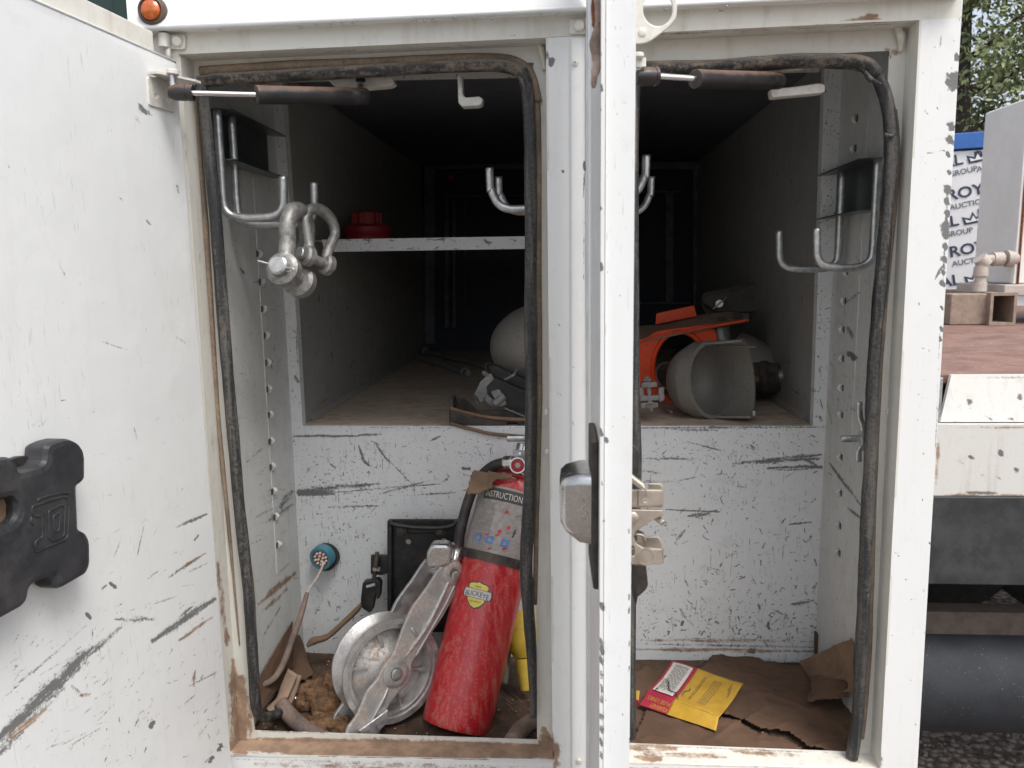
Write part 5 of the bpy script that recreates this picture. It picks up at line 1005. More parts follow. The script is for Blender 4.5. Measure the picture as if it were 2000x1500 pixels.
# dirt: fine uneven grit layer
def dirtsheet(nm, poly, lab, seed, mat='dirt', amp=.006, **k):
    pts = [P0(x, y, .001)[:2] for x, y in poly]
    o = sheet(nm, pts, (0, 0, zf+.004), (1, 0, 0), (0, 1, 0), .004, mat, None, amp, seed, .003, **k); return o
tag(dirtsheet('floor_dirt', [(490, 1438), (560, 1262), (1060, 1262), (1060, 1450)], '', 3), 'brown dirt covering the floor of the left compartment', 'dirt', kind='stuff')
tag(dirtsheet('floor_dirt', [(1150, 1455), (1190, 1268), (1640, 1266), (1680, 1475)], '', 4, amp=.003), 'brown dirt along the back of the right compartment floor', 'dirt', kind='stuff')
pb = []
for _ in range(420):
    x = rr.uniform(500, 1650); y = rr.uniform(1285, 1445); c = P0(x, y, .007); r_ = rr.uniform(.0008, .0028)
    pb.append((np.array([c+[r_*math.cos(a)*rr.uniform(.7, 1.2), r_*math.sin(a)*rr.uniform(.7, 1.2), 0] for a in (0, 1.2, 2.5, 3.8, 5)]+[c+[0, 0, r_*.8]]), [[0, 1, 5], [1, 2, 5], [2, 3, 5], [3, 4, 5], [4, 0, 5]]))
V, Fc = merge(pb); tag(mk('grit', V, Fc, 'tanwood'), 'tan grit and crumbs strewn on the compartment floors', 'grit', kind='stuff')
# cardboard left corner
cL = thing('cardboard_flap', P0(600, 1290, 0), 'brown cardboard flap folded up in the back left floor corner', 'cardboard')
def flap(nm, pts3, mat, par, seed, amp=.003, jag=.0015, th=.003, res=.0035):
    """flap from 3D corner points lying roughly in a plane"""
    P = [np.array(p_, float) for p_ in pts3]; O = P[0]; U = nrm(P[1]-O); n = nrm(np.cross(U, P[2]-O)); Vv = np.cross(n, U)
    return sheet(nm, [((p_-O) @ U, (p_-O) @ Vv) for p_ in P], O, U, Vv, res, mat, par, amp, seed, th, jag)
patch3('flap', PX(505, 1400, xl+.02), PX(572, 1300, xl+.02), PX(571, 1215, xl+.005), PX(508, 1320, xl+.005), 'card', cL, seed=3, amp=.002)
patch3('flap', P0(548, 1350, .01), P0(612, 1318, .01), PY(590, 1250, 1.505), PY(572, 1212, 1.49), 'card', cL, seed=5, amp=.002)
# cardboard right
cR = thing('cardboard_sheet', P0(1400, 1400, 0), 'large torn brown cardboard sheet covering the right compartment floor', 'cardboard')
def creases(X, Y): n_ = fbm(X+2, Y+2, 7, 77, 3); m_ = fbm(X*.8+Y+5, Y*1.3-X+9, 9, 78, 2); return .005*np.clip(1-np.abs(n_-.5)*16, 0, 1)*.5+.0025*np.clip(1-np.abs(m_-.5)*18, 0, 1)
def csheet(nm, poly, h, mat, seed, amp=.004, hf=creases, jag=.003): return sheet(nm, [tuple(P0(x, y, h)[:2]) for x, y in poly], (0, 0, zf+h), (1, 0, 0), (0, 1, 0), .004, mat, cR, amp, seed, .003, jag, hf)
csheet('lower_layer', [(1180, 1458), (1200, 1330), (1262, 1300), (1300, 1318), (1400, 1400), (1520, 1440), (1600, 1480)], .010, 'card', 7)
csheet('upper_layer', [(1345, 1330), (1402, 1262), (1416, 1257), (1450, 1272), (1500, 1290), (1560, 1297), (1600, 1300), (1690, 1310), (1700, 1475), (1610, 1468), (1578, 1458), (1560, 1446), (1538, 1430), (1510, 1425), (1482, 1422), (1440, 1400), (1400, 1388)], .016, 'card', 8, .006, jag=.004)
csheet('front_layer', [(1220, 1462), (1262, 1385), (1380, 1395), (1440, 1404), (1484, 1430), (1512, 1434), (1536, 1440), (1556, 1456), (1575, 1470)], .016, 'card', 9, .003, jag=.003)
patch3('raised_flap', P0(1592, 1352, .022), PX(1668, 1352, xr-.008), PX(1664, 1246, xr-.010), PY(1560, 1292, 1.46), 'cardl', cR, seed=11, amp=.005, jag=.005)
patch3('raised_flap', P0(1580, 1372, .026), PX(1655, 1362, xr-.012), PX(1650, 1330, xr-.02), P0(1584, 1318, .04), 'card', cR, seed=12, amp=.005, jag=.007)
patch3('corner_flap', PY(1590, 1290, 1.505), PY(1618, 1274, 1.50), PY(1596, 1236, 1.505), PY(1590, 1232, 1.508), 'card', cR, seed=13, amp=.001, jag=.001)
flap('torn_scrap', [PY(1456, 1275, 1.50), PY(1478, 1280, 1.50), PY(1476, 1266, 1.50), PY(1464, 1266, 1.50)], 'cardl', cR, 14, .002)
# fuse link box
fx = thing('fuse_link_box', P0(1350, 1350, .02), 'flattened yellow and crimson fuse link carton lying on the cardboard', 'carton')
hb0 = .036
def Z4(x, y):
    q = np.array([(x-1220)*4.348, (y-1230)*4.348]); return q
def boxpt(zx, zy, h): return PZ(1220+zx/4.348, 1230+zy/4.348, zf+h)
def foldh(zx, zy, side):  # height of the carton: fold line high, back lower, front edge down
    if side: return hb0
    return hb0
def quadpanel(nm, pts, mat, par, n=26, th=.0012, curl=0):
    A, B, C, D = [np.array(p_, float) for p_ in pts]; U, Vv = np.meshgrid(np.linspace(0, 1, n+1), np.linspace(0, 1, n+1)); U = U.ravel(); Vv = Vv.ravel()
    P = A*((1-U)*(1-Vv))[:, None]+B*(U*(1-Vv))[:, None]+C*(U*Vv)[:, None]+D*((1-U)*Vv)[:, None]
    P[:, 2] += (fbm(P[:, 0]*1+5, P[:, 1], 22, 3)-.5)*.006*curl - np.sin(np.pi*np.clip(Vv, 0, 1))*.004*curl
    idx = np.arange((n+1)**2).reshape(n+1, n+1)
    return mk(nm, P, np.stack([idx[:-1, :-1].ravel(), idx[:-1, 1:].ravel(), idx[1:, 1:].ravel(), idx[1:, :-1].ravel()], -1).tolist(), mat, par, smooth=True, solid=th)
tA, tB, tC, tD = boxpt(400, 265, .024), boxpt(1010, 460, .027), boxpt(800, 745, .032), boxpt(200, 520, .030)
def tf(u, v): # top face param: u along length 0..1, v from back to fold
    return tA*((1-u)*(1-v))+tB*(u*(1-v))+tC*(u*v)+tD*((1-u)*v)
us = .375
top = fx
quadpanel('yellow_face', [tf(us, 0), tB, tC, tf(us, 1)], 'yelpaper', fx, curl=1)
quadpanel('crimson_face', [tA, tf(us, 0), tf(us, 1), tD], 'redpaper', fx, curl=1)
lift = np.array([0, 0, .0022])
wp = quadpanel('warning_panel', [tf(.04, .05)+lift, tf(us-.045, .05)+lift, tf(us-.045, .93)+lift, tf(.04, .93)+lift], 'whitepaper', fx, th=.0004, curl=1)
sA, sB, sC, sD = tD, tC, boxpt(775, 862, .021), boxpt(122, 640, .019)
def sf(u, v): return sA*((1-u)*(1-v))+sB*(u*(1-v))+sC*(u*v)+sD*((1-u)*v)
quadpanel('yellow_edge', [sf(us, 0), sB, sC, sf(us, 1)], 'yelpaper', fx, curl=.3)
quadpanel('crimson_edge', [sA, sf(us, 0), sf(us, 1), sD], 'redpaper', fx, curl=.3)
quadpanel('end_tab', [boxpt(-60, 500, .034), boxpt(130, 520, .036), boxpt(118, 600, .024), boxpt(-60, 560, .02)], 'yelpaper', fx, curl=.3)
quadpanel('end_tab', [boxpt(-60, 562, .0195), boxpt(118, 602, .0235), boxpt(128, 640, .016), boxpt(-60, 590, .014)], 'redpaper', fx, curl=.1)
Ue = nrm(sf(.04, .5)-sf(us-.04, .5)); 
def edgef(u0, v0, W_, H_):
    # mapping lettering upside down onto the crimson edge: text u runs from right to left, v runs downwards in view
    return lambda u, v: np.array([sf(u0-a*1.0, v0+b) + np.array([0, -.0022, .0016]) for a, b in zip(u, v)])
text('carton_lettering', 'KEARNEY', .235, .27, 0, 0, 0, 'yelpaper', fx, fn=edgef(us-.02, .64, 0, 0))
text('carton_lettering', 'FUSE LINKS', .315, .27, 0, 0, 0, 'yelpaper', fx, fn=edgef(us-.02, .24, 0, 0))
# upside down print on the faces
pr = []; rr = random.Random(3)
def tbar(u0, u1, v0, v1, h=.0032):
    c = []
    for a, b in ((u0, v0), (u1, v0), (u1, v1), (u0, v1)):
        q = tf(a, b).copy(); q[2] += (float(fbm(np.array([q[0]+5]), np.array([q[1]]), 22, 3)[0])-.5)*.006-math.sin(math.pi*b)*.004+h; c.append(q)
    return (np.array(c), [[0, 1, 2, 3]])
for k in range(9):
    u = .10+k*.022; v = .10
    while v < .80: l = rr.uniform(.04, .10); pr.append(tbar(u, u+.009, v, min(v+l, .86), .0042)); v += l+.025
for k in range(6):
    u = .52+k*.022 if k < 2 else .66+(k-2)*.03; v = .14
    while v < .85: l = rr.uniform(.05, .12); pr.append(tbar(u, u+.008, v, min(v+l, .88), .0022)); v += l+.02
for k in range(3): pr.append(tbar(.88+.02*k, .888+.02*k, .10+.1*k, .30+.08*k, .0022))
V, Fc = merge(pr); tag(mk('carton_print', V, Fc, 'print', fx), kind='stuff')
text('warning_lettering', 'WARNING', .30, .030, 0, 0, 0, 'print', fx, fn=lambda u, v: np.array([tbar(.075+b, .075+b+1e-4, .88-a, .88-a+1e-4, .0044)[0][0] for a, b in zip(u, v)]))
mk('warning_triangle', *(lambda P: (P, [[0, 1, 2]]))(np.array([tbar(a, a, b, b, .0044)[0][0] for a, b in ((.07, .86), (.115, .89), (.075, .94))])), 'print', fx)
tube('paper_crease', [tf(.06, .55)+[0, 0, .0004], tf(.16, .62)+[0, 0, .0018], tf(.24, .80)+[0, 0, .0014], tf(.34, .82)+[0, 0, .001], tf(.42, .95)+[0, 0, .001]], [.0004, .0013, .001, .0013, .0005], 'print', fx, squash=.5)
tube('paper_crease', [tf(.44, .55)+[0, 0, .0], tf(.47, .62)+[0, 0, .0008], tf(.42, .72)+[0, 0, .0008], tf(.44, .85)+[0, 0, .0008]], [.0004, .0011, .001, .0003], 'print', fx, squash=.5)

# ------------------------------------------------ things on the ledge
def PL(px, py, h=0.0): return PZ(px, py, zl+h)
for lab, pts in (('long grey steel pin lying nearest on the left ledge', [(795, 690), (915, 729)]), ('long dark steel pin lying further back on the left ledge', [(830, 686), (962, 718)])):
    a, b = PL(*pts[0], .012), PL(*pts[1], .010)
    t = thing('steel_pin', (a+b)/2, lab, 'steel pin'); d = nrm(b-a)
    cyl('shank', a, b, .0095, 'dullzinc', t); lathe('nut', [(0, .0145), (.018, .0145), (.019, 0)], b-d*.045, d, 'dullzinc', t, seg=6); lathe('head', [(0, .014), (.012, .014), (.014, 0)], a-d*.006, d, 'dullzinc', t, seg=12)
# white scoop on the left
t = thing('fibreglass_dome', PL(1030, 760, 0), 'pale grey fibreglass dome standing on the black bars behind the door seal', 'dome')
cO = PY(1062, 672, 1.72); aX = nrm((-1, -.1, -.10))
prf = [(-.035, .088), (-.035, .0905), (0, .0905)]+[(.118*math.sin(a), .0905*math.cos(a)) for a in np.linspace(.08, math.pi/2, 16)]
lathe('dome', prf, cO, aX, 'greyp', t, seg=60)
lathe('seam_ridge', [(-.002, .0905), (0, .0925), (.004, .0925), (.006, .0905)], cO, aX, 'greyp', t, seg=60)
# black moulded bracket and bars
t = thing('black_channel', PY(950, 830, 1.545), 'curved black rubber channel overhanging the front edge of the left ledge', 'rubber channel')
def P5(px, py, Y): return PY(px, py, Y)
ppx('rear_flange', [rnd([(878, 777), (906, 778), (918, 788), (932, 802), (985, 803), (995, 796), (1008, 795), (1018, 803), (1100, 806), (1100, 835), (960, 824), (880, 802)], 4)], 1.575, .008, 'blackd', t, .0012)
ppx('front_web', [rnd([(877, 800), (920, 812), (975, 820), (1100, 824), (1100, 856), (990, 850), (920, 836), (878, 826)], 3), rnd([(989, 825), (1013, 826), (1012, 837), (992, 836)], 4)], 1.522, .010, 'blackd', t, .002)
tube('front_bead', [PY(879, 797, 1.525), PY(920, 808, 1.525), PY(975, 817, 1.52), PY(1100, 822, 1.52)], .0035, 'cardl', t)
tube('front_bead', [PY(879, 827, 1.518), PY(920, 838, 1.516), PY(975, 849, 1.514), PY(1100, 857, 1.514)], .0035, 'cardl', t)
hexa('web_plate', [PY(880, 805, 1.53), PY(1100, 828, 1.53), PY(1100, 828, 1.575), PY(880, 800, 1.575)], (0, 0, -.004), 'blackd', t, bevel=.001)
ppx('end_cap', [rnd([(877, 780), (884, 779), (886, 826), (877, 826)], 2)], 1.524, .05, 'blackd', t, .001)
t = thing('black_bars', PY(1000, 800, 1.60), 'two black steel bars bolted in a rusty clamp behind the rubber channel', 'clamped bars')
ppx('upper_bar', [rnd([(958, 716), (966, 714), (1040, 748), (1100, 776), (1100, 792), (1030, 768), (958, 734)], 2)], 1.60, .03, 'blackm', t, .001)
ppx('lower_bar', [rnd([(950, 742), (966, 738), (1040, 770), (1100, 796), (1100, 830), (1028, 812), (985, 795), (950, 768)], 3)], 1.575, .03, 'blackm', t, .0015)
tube('bar_edge', [PY(985, 797, 1.573), PY(1030, 815, 1.573), PY(1100, 833, 1.573)], .0018, 'greyp', t)
cyl('clamp_bolt', PY(934, 778, 1.57), PY(962, 760, 1.60), .0105, 'dullzinc', t); lathe('nut', [(0, .0125), (.009, .0125), (.009, 0)], PY(930, 780, 1.565), nrm((.6, .5, .35)), 'dullzinc', t, seg=6)
cyl('clamp_bolt', PY(944, 727, 1.60), PY(975, 752, 1.58), .005, 'dullzinc', t); cyl('clamp_bolt', PY(965, 790, 1.57), PY(985, 772, 1.575), .008, 'dullzinc', t)
for pg in ([(938, 745), (958, 728), (965, 740), (950, 756), (952, 770), (935, 768), (925, 772)], [(958, 765), (975, 760), (990, 790), (975, 796)], [(948, 768), (968, 785), (962, 796), (945, 782)]): ppx('clamp_jaw', [rnd(pg, 3)], 1.572, .012, 'dullzinc', t, .0015)
tube('clamp_rod', [PY(985, 742, 1.60), PY(1003, 732, 1.60), PY(1008, 722, 1.62)], .003, 'dullzinc', t)

# grey scoop on the right ledge
cC = PY(1392, 752, 1.61); cC[2] = zl+.0775; aC = nrm((.66, -.70, .13))
t = thing('grey_scoop', cC-[0, 0, .081], 'grey fibreglass half-round scoop with a thick rim at the front of the right ledge', 'scoop')
Rc = .0745
prf = [(-.034-.062*math.sin(a), Rc*1.0*math.cos(a)) for a in np.linspace(math.pi/2, .0, 14)]+[(-.034, Rc), (-.032, Rc+.005), (0, Rc+.0055), (0, Rc-.003)]+[(-.030, Rc-.003)]+[(-.034-.058*math.sin(a), (Rc-.003)*math.cos(a)) for a in np.linspace(.0, math.pi/2, 10)]
_, q1, q2 = basis(aC)
lathe('dome', prf, cC, aC, 'greyp', t, seg=72)
# far wall of the half pipe: arc sector away from the viewer's left
def arcshell(nm, a0, a1, t0, t1f, mat, par, n=34, m=10):
    V = []; 
    for rr_ in (Rc+.0035, Rc-.001):
        for i in range(n+1):
            a = a0+(a1-a0)*i/n; d = q1*math.cos(a)+q2*math.sin(a)
            for j in range(m+1): tt = t0+(t1f(i/n)-t0)*j/m; V.append(cC+aC*tt+d*rr_)
    K = (n+1)*(m+1); ix = lambda s, i, j: s*K+i*(m+1)+j; Fc = []
    for i in range(n):
        for j in range(m): Fc.append([ix(0, i, j), ix(0, i+1, j), ix(0, i+1, j+1), ix(0, i, j+1)]); Fc.append([ix(1, i, j), ix(1, i, j+1), ix(1, i+1, j+1), ix(1, i+1, j)])
        Fc.append([ix(0, i, m), ix(0, i+1, m), ix(1, i+1, m), ix(1, i, m)])
    for i in (0, n):
        for j in range(m): Fc.append([ix(0, i, j), ix(0, i, j+1), ix(1, i, j+1), ix(1, i, j)])
    return mk(nm, V, Fc, mat, par)
# which angle faces away from camera-right? choose the sector centred on +x/+y
sg = 1 if np.dot(q2, X1) > 0 else -1
arcshell('half_pipe', sg*math.radians(-12), sg*math.radians(188), -.002, lambda s: .088-.042*math.sin(math.pi*s), 'greyp', t)
tube('inner_seam', [cC+aC*.0+(q1*math.cos(a)+q2*math.sin(a)*1)*(Rc-.004)*1 for a in [sg*math.radians(20)]]+[cC+aC*.05+(q1*math.cos(sg*.5)+q2*math.sin(sg*.5))*(Rc-.004), cC+aC*.08+(q1*math.cos(sg*.6)+q2*math.sin(sg*.6))*(Rc-.004)], .0014, 'greyp', t)
lathe('rim_bolt', [(0, .004), (.01, .004), (.011, 0)], PY(1472, 812, 1.56), Z1, 'galv', t, seg=10)
# second scoop behind it, seen between the first one and the wall
t = thing('grey_duct', PL(1470, 720), 'dark grey duct elbow behind the scoop near the right tunnel wall', 'duct')
lathe('shell', [(0, .055), (.03, .058), (.10, .050), (.10, .047), (.03, .055), (0, .052)], PY(1430, 690, 1.90), nrm((.8, -.35, -.38)), 'greyp', t, seg=40)
t = thing('black_cylinder_part', PL(1490, 770), 'short black ribbed metal drum lying beyond the scoop by the right wall', 'drum')
lathe('drum', [(0, 0), (0, .036), (.004, .038), (.030, .038), (.032, .040), (.045, .040), (.048, .036), (.070, .030), (.070, 0)], PY(1460, 742, 1.79), nrm((.9, -.3, .12)), 'blackd', t, seg=40)
lathe('hub', [(0, .016), (.02, .015), (.022, 0)], PY(1514, 735, 1.76), nrm((.9, -.3, .12)), 'forge', t, seg=24)
tube('forked_arm', [PY(1440, 722, 1.68), PY(1462, 731, 1.68), PY(1480, 740, 1.68), PY(1462, 746, 1.68), PY(1440, 750, 1.68)], [.004, .005, .006, .005, .004], 'cardl', t, squash=.5)
# orange collar
Yo = 1.80
t = thing('orange_collar', PL(1325, 790), 'orange red steel collar with a round opening under a dusty top plate', 'collar bracket')
hole = circ(1328, 718, 53, 48, 70)
ppx('front_plate', [rnd([(1200, 672), (1250, 668), (1282, 647), (1392, 632), (1400, 655), (1404, 700), (1402, 780), (1340, 806), (1310, 792), (1280, 774), (1200, 778)], [2, 2, 6, 6, 6, 6, 20, 10, 10, 6, 2]), hole], Yo, .006, 'orange', t, .001)
V, Fc = [], []
hc = [PY(x, y, Yo) for x, y in hole]; n = len(hc)
V = [c for c in hc]+[c+np.array([0, .085, 0]) for c in hc]+[c+np.array([0, .085, 0])+nrm(c-np.mean(hc, 0))*.003 for c in hc]+[c+nrm(c-np.mean(hc, 0))*.003 for c in hc]
Fc = [[a*n+k, a*n+(k+1) % n, ((a+1) % 4)*n+(k+1) % n, ((a+1) % 4)*n+k] for a in range(4) for k in range(n)]
mk('sleeve', V, Fc, 'orange', t, smooth=False)
tube('collar_rim', [c+np.array([0, -.003, 0]) for c in hc], .0052, 'orange', t, sm=1, closed=True, seg=10)
tp = [PY(1200, 668, Yo-.01), PY(1250, 664, Yo-.01), PY(1400, 635, Yo-.02), PY(1463, 624, Yo-.02), PY(1462, 612, Yo+.06), PY(1420, 608, Yo+.10), PY(1370, 614, Yo+.14), PY(1280, 634, Yo+.14), PY(1200, 640, Yo+.14)]
mk('top_plate', tp+[p_-[0, 0, .005] for p_ in tp], [list(range(9)), list(range(17, 8, -1))]+[[k, k+9, (k+1) % 9+9, (k+1) % 9] for k in range(9)], 'tanwood', t)
for (a, b) in (((1404, 620), (1418, 625)), ((1432, 612), (1452, 622))): ppx('plate_slot', [rnd([a, (b[0], a[1]-1), b, (a[0], b[1]+1)], 2)], Yo+.0, .003, 'blackm', t, .0003)
hexa('red_tab', [PY(1282, 612, Yo+.10), PY(1356, 596, Yo+.10), PY(1362, 618, Yo+.10), PY(1280, 634, Yo+.10)], (0, .006, 0), 'orange', t, bevel=.002)
tube('edge_bead', [PY(1245, 667, Yo-.013), PY(1290, 655, Yo-.013), PY(1400, 636, Yo-.023), PY(1462, 625, Yo-.023)], .0028, 'orange', t, wob=.5)
lathe('post', [(0, .020), (.004, .022), (.06, .022), (.085, .019), (.085, 0)], PY(1406, 636, Yo+.03), nrm((.10, 0, -1)), 'forge', t, seg=30)
# contents seen through the collar
tag(lathe('white_cup', [(0, .030), (.004, .034), (.03, .036), (.034, .036), (.036, .033), (.006, .030)], PY(1292, 742, 1.94), nrm((.35, -.75, .35)), 'pipe'), 'white ringed cup lying inside the orange collar', 'cup')
tag(lathe('black_tube', [(0, 0), (0, .05), (.14, .052), (.14, .046), (.01, .044)], PY(1345, 712, 2.08), nrm((.1, -.9, .1)), 'frame'), 'wide black tube behind the orange collar', 'tube')
# clamp hanging at the front
t = thing('hot_line_clamp', PL(1270, 800), 'small grey bolted clamp in front of the orange collar', 'clamp')
cyl('bolt', PY(1264, 735, 1.56), PY(1272, 803, 1.55), .0045, 'dullzinc', t)
for (y, w_) in ((752, 20), (778, 24), (792, 22)): ppx('jaw', [rnd([(1268-w_*.75, y-5), (1268+w_*.8, y-6), (1268+w_*.8, y+4), (1268-w_*.75, y+6)], 3)], 1.548, .018, 'dullzinc', t, .0015)
for x in (1252, 1292): ppx('jaw_arm', [rnd([(x-6, 758), (x+5, 756), (x+6, 782), (x-5, 786)], 3)], 1.55, .014, 'dullzinc', t, .0015)
lathe('nut', [(0, .009), (.007, .009), (.007, 0)], PY(1270, 796, 1.548), Z1, 'dullzinc', t, seg=6); lathe('nut', [(0, .008), (.006, .008), (.006, 0)], PY(1264, 744, 1.556), Z1, 'dullzinc', t, seg=6)
tube('spill', [PL(1296, 800, .004), PL(1310, 804, .006), PL(1316, 806, .004)], [.002, .004, .002], 'dullzinc', t)
# dark arm with pin
t = thing('steel_link', PY(1430, 615, 2.02), 'dark steel link arm with a pin resting above the orange collar', 'link arm')
ppx('arm_plate', [rnd([(1374, 592), (1378, 578), (1392, 574), (1440, 568), (1470, 556), (1482, 556), (1492, 580), (1488, 604), (1470, 609), (1395, 608), (1386, 600)], 5)], 2.00, .006, 'armc', t, .0015)
ppx('arm_plate', [rnd([(1370, 598), (1372, 574), (1386, 569), (1430, 562), (1460, 550), (1490, 548), (1488, 560), (1400, 590), (1394, 620), (1382, 618)], 5)], 2.04, .006, 'armc', t, .0015)
cyl('pin', PY(1405, 593, 1.985), PY(1405, 593, 2.06), .0105, 'galv', t); tube('cotter', [PY(1392, 604, 1.982), PY(1405, 593, 1.980), PY(1420, 580, 1.982)], .0016, 'galv', t)
# moulded black holder with D on the left door
hoff = .036
t = thing('black_holder', PD(80, 1050, .004)-[0, 0, .1], 'black moulded plastic holder with an embossed D fixed to the open left door', 'plastic holder')
z5 = lambda x, y: (x/2.143, 800+y/2.143)
def duv(px, py, off=hoff): q = PD(px, py, off)-hT-dn*off; return (float(q @ -dd), float(q[2]))
outl = [z5(*p_) for p_ in [(-330, 330), (-200, 280), (-60, 215), (60, 197), (84, 232), (88, 262), (200, 232), (206, 152), (235, 135), (292, 119), (335, 135), (358, 170), (364, 200), (364, 290), (345, 312), (328, 322), (336, 504), (362, 508), (384, 545), (386, 648), (368, 690), (262, 752), (244, 744), (240, 692), (132, 740), (124, 796), (100, 828), (0, 884), (-150, 950), (-330, 1030)]]
holeP = [z5(*p_) for p_ in [(-300, 470), (-60, 392), (58, 366), (80, 392), (82, 440), (60, 474), (0, 500), (-300, 610)]]
hp_ = plate('moulding', [rnd([duv(*p_) for p_ in outl], .009, 4), rnd([duv(*p_) for p_ in holeP], .008, 4)], hT+dn*hoff, -dd, (0, 0, 1), .032, 'blackp', t, .007)
plate('inner_plate', [[duv(*z5(*p_), .012) for p_ in [(-250, 300), (88, 195), (200, 190), (200, 300), (100, 300), (88, 560), (-250, 640)]]], hT+dn*.012, -dd, (0, 0, 1), .008, 'blackm', t, .001)
def dpt(x, y, off=hoff+.0002): return PD(*z5(x, y), off)
for lp in ([(135, 405), (165, 396), (235, 372), (268, 364), (284, 372), (290, 395), (284, 530), (272, 545), (205, 572), (150, 598), (146, 560), (156, 545), (178, 534), (176, 470), (172, 444), (142, 446), (133, 430)],
           [(204, 424), (255, 400), (266, 402), (272, 420), (268, 524), (262, 532), (216, 548), (205, 540)], [(222, 446), (246, 434), (250, 440), (248, 506), (226, 516)],
           [(158, 382), (170, 372), (250, 350), (288, 350)], [(132, 450), (128, 470), (140, 480)]):
    cl = len(lp) > 4
    tube('embossed_d', [dpt(*q) for q in rnd(lp, 8, 3)] if cl else [dpt(*q) for q in lp], .0010, 'blackp', t, sm=1 if cl else 4, closed=cl, seg=8)
tag(plate('cardboard_scrap', [[duv(*z5(*p_), .02) for p_ in [(-200, 400), (10, 372), (20, 400), (18, 455), (24, 466), (0, 486), (-200, 560)]]], hT+dn*.022, -dd, (0, 0, 1), .002, 'cardl'), 'piece of tan cardboard tucked inside the black holder', 'cardboard')
# ================================================================== beyond the body
gr = mk('ground', [(-60, -20, 0), (60, -20, 0), (60, 120, 0), (-60, 120, 0)], [(0, 1, 2, 3)], 'ground'); tag(gr, kind='structure')
# gravel near the wheels
gv = []; rr = random.Random(21)
for _ in range(5000):
    x = rr.uniform(.6, 3.2); y = rr.uniform(1.9, 5.5); r_ = rr.uniform(.004, .016); h = r_*rr.uniform(.4, .8)
    k = [(x+r_*math.cos(a)*rr.uniform(.7, 1.2), y+r_*math.sin(a)*rr.uniform(.7, 1.2), 0) for a in (0, 1.2, 2.5, 3.8, 5)]+[(x+r_*.3*math.cos(a+.5), y+r_*.4*math.sin(a+.5), h) for a in (0, 2.1, 4.2)]
    gv.append((np.array(k), [[0, 1, 5], [1, 2, 6, 5], [2, 3, 6], [3, 4, 7, 6], [4, 0, 5, 7], [5, 6, 7]]))
V, Fc = merge(gv); tag(mk('gravel', V, Fc, 'ground'), 'loose brown gravel on the yard around the truck wheels', 'gravel', kind='stuff')
Yb = 1.95
fb_ = thing('flatbed', (1.6, 3.2, 0), 'truck flatbed with red brown deck and chipped white edge rail right of the body', 'flatbed')
a = PY(1800, 735, Yb); zd = a[2]
dk = []
XR = 2.8
panel('deck', [(.56, 4.95, zd+.0), (XR, 4.95, zd), (XR, Yb+.02, zd), (.56, Yb+.02, zd)], 60, 60, (0, 0, -.02), 'deckp', fb_)
x0 = PY(1858, 735, Yb)[0]; x1 = PY(1838, 826, Yb-.045)[0]
zr1 = PY(1860, 829, Yb-.045)[2]; zr2 = PY(1860, 968, Yb-.045)[2]
panel('rail_slope', [(x0, Yb, zd+.003), (XR, Yb, zd+.003), (XR, Yb-.03, zr1+.003), (x1+.005, Yb-.03, zr1+.003)], 200, 16, (0, .012, 0), 'railp', fb_, [(1865, 736, 2000, 737, 2.2, .8, 's'), (1892, 783, 1894, 786, 4, 1.15, 's'), (1991, 773, 1992, 776, 3, 1.1, 's'), (1932, 820, 1938, 821, 3, 1.1, 's'), (1970, 818, 1980, 819, 2.5, 1.1, 's'), (1840, 828, 2000, 829, 2.2, .8, 'm')])
panel('rail_face', [(x1-.012, Yb-.045, zr1), (XR, Yb-.045, zr1), (XR, Yb-.045, zr2), (x1-.012, Yb-.045, zr2)], 200, 24, (0, .04, 0), 'railp', fb_,
      [(1832, 833, 2000, 834, 2.5, .8, 'm'), (1831, 835, 1830, 966, 4, .9, 'm'), (1900, 850, 1902, 853, 2.5, 1.1, 's'), (1915, 925, 1917, 928, 2.5, 1.1, 's'), (1950, 930, 1952, 933, 2.5, 1.1, 's'), (1966, 905, 1967, 908, 2.5, 1.1, 's'), (1830, 966, 2000, 968, 4, 1.0, 'm'), (1890, 962, 1950, 965, 5, 1, 's'), (1954, 883, 1955, 886, 4, 1.2, 's'), (1986, 916, 1987, 922, 3, 1, 's'), (1875, 900, 1876, 902, 3, 1.1, 's'), (1897, 893, 1898, 895, 3, 1.1, 's')])
box('rail_end', (x1-.018, Yb-.043, zr2+.002), (x1-.0125, Yb+.05, zr1-.001), M['railp'], fb_, bevel=.001)
box('corner_plate', (.56, Yb-.02, PY(1840, 840, Yb)[2]), (x1+.01, Yb+.02, zd-.001), M['galv'], fb_, bevel=.001)
ybm = Yb-.05
box('chassis_beam', (.545, ybm, PY(1900, 1143, ybm)[2]), (XR, ybm+.10, zr2-.001), M['frame'], fb_, bevel=.004)
q0 = PY(1900, 1196, 2.02)[2]; q1_ = PY(1900, 1243, 2.02)[2]
box('step_bar', (.545, 2.02, q1_), (XR, 2.08, q0), M['brownbar'], fb_, bevel=.003)
yt = 2.02; zt_ = PY(1900, 1328, yt)[2]; rt_ = abs(PY(1900, 1240, yt)[2]-PY(1900, 1425, yt)[2])/2*.95
cyl('air_tank', (.56, yt, zt_), (XR-.3, yt, zt_), rt_, 'tank', fb_, ch=.2, seg=48)
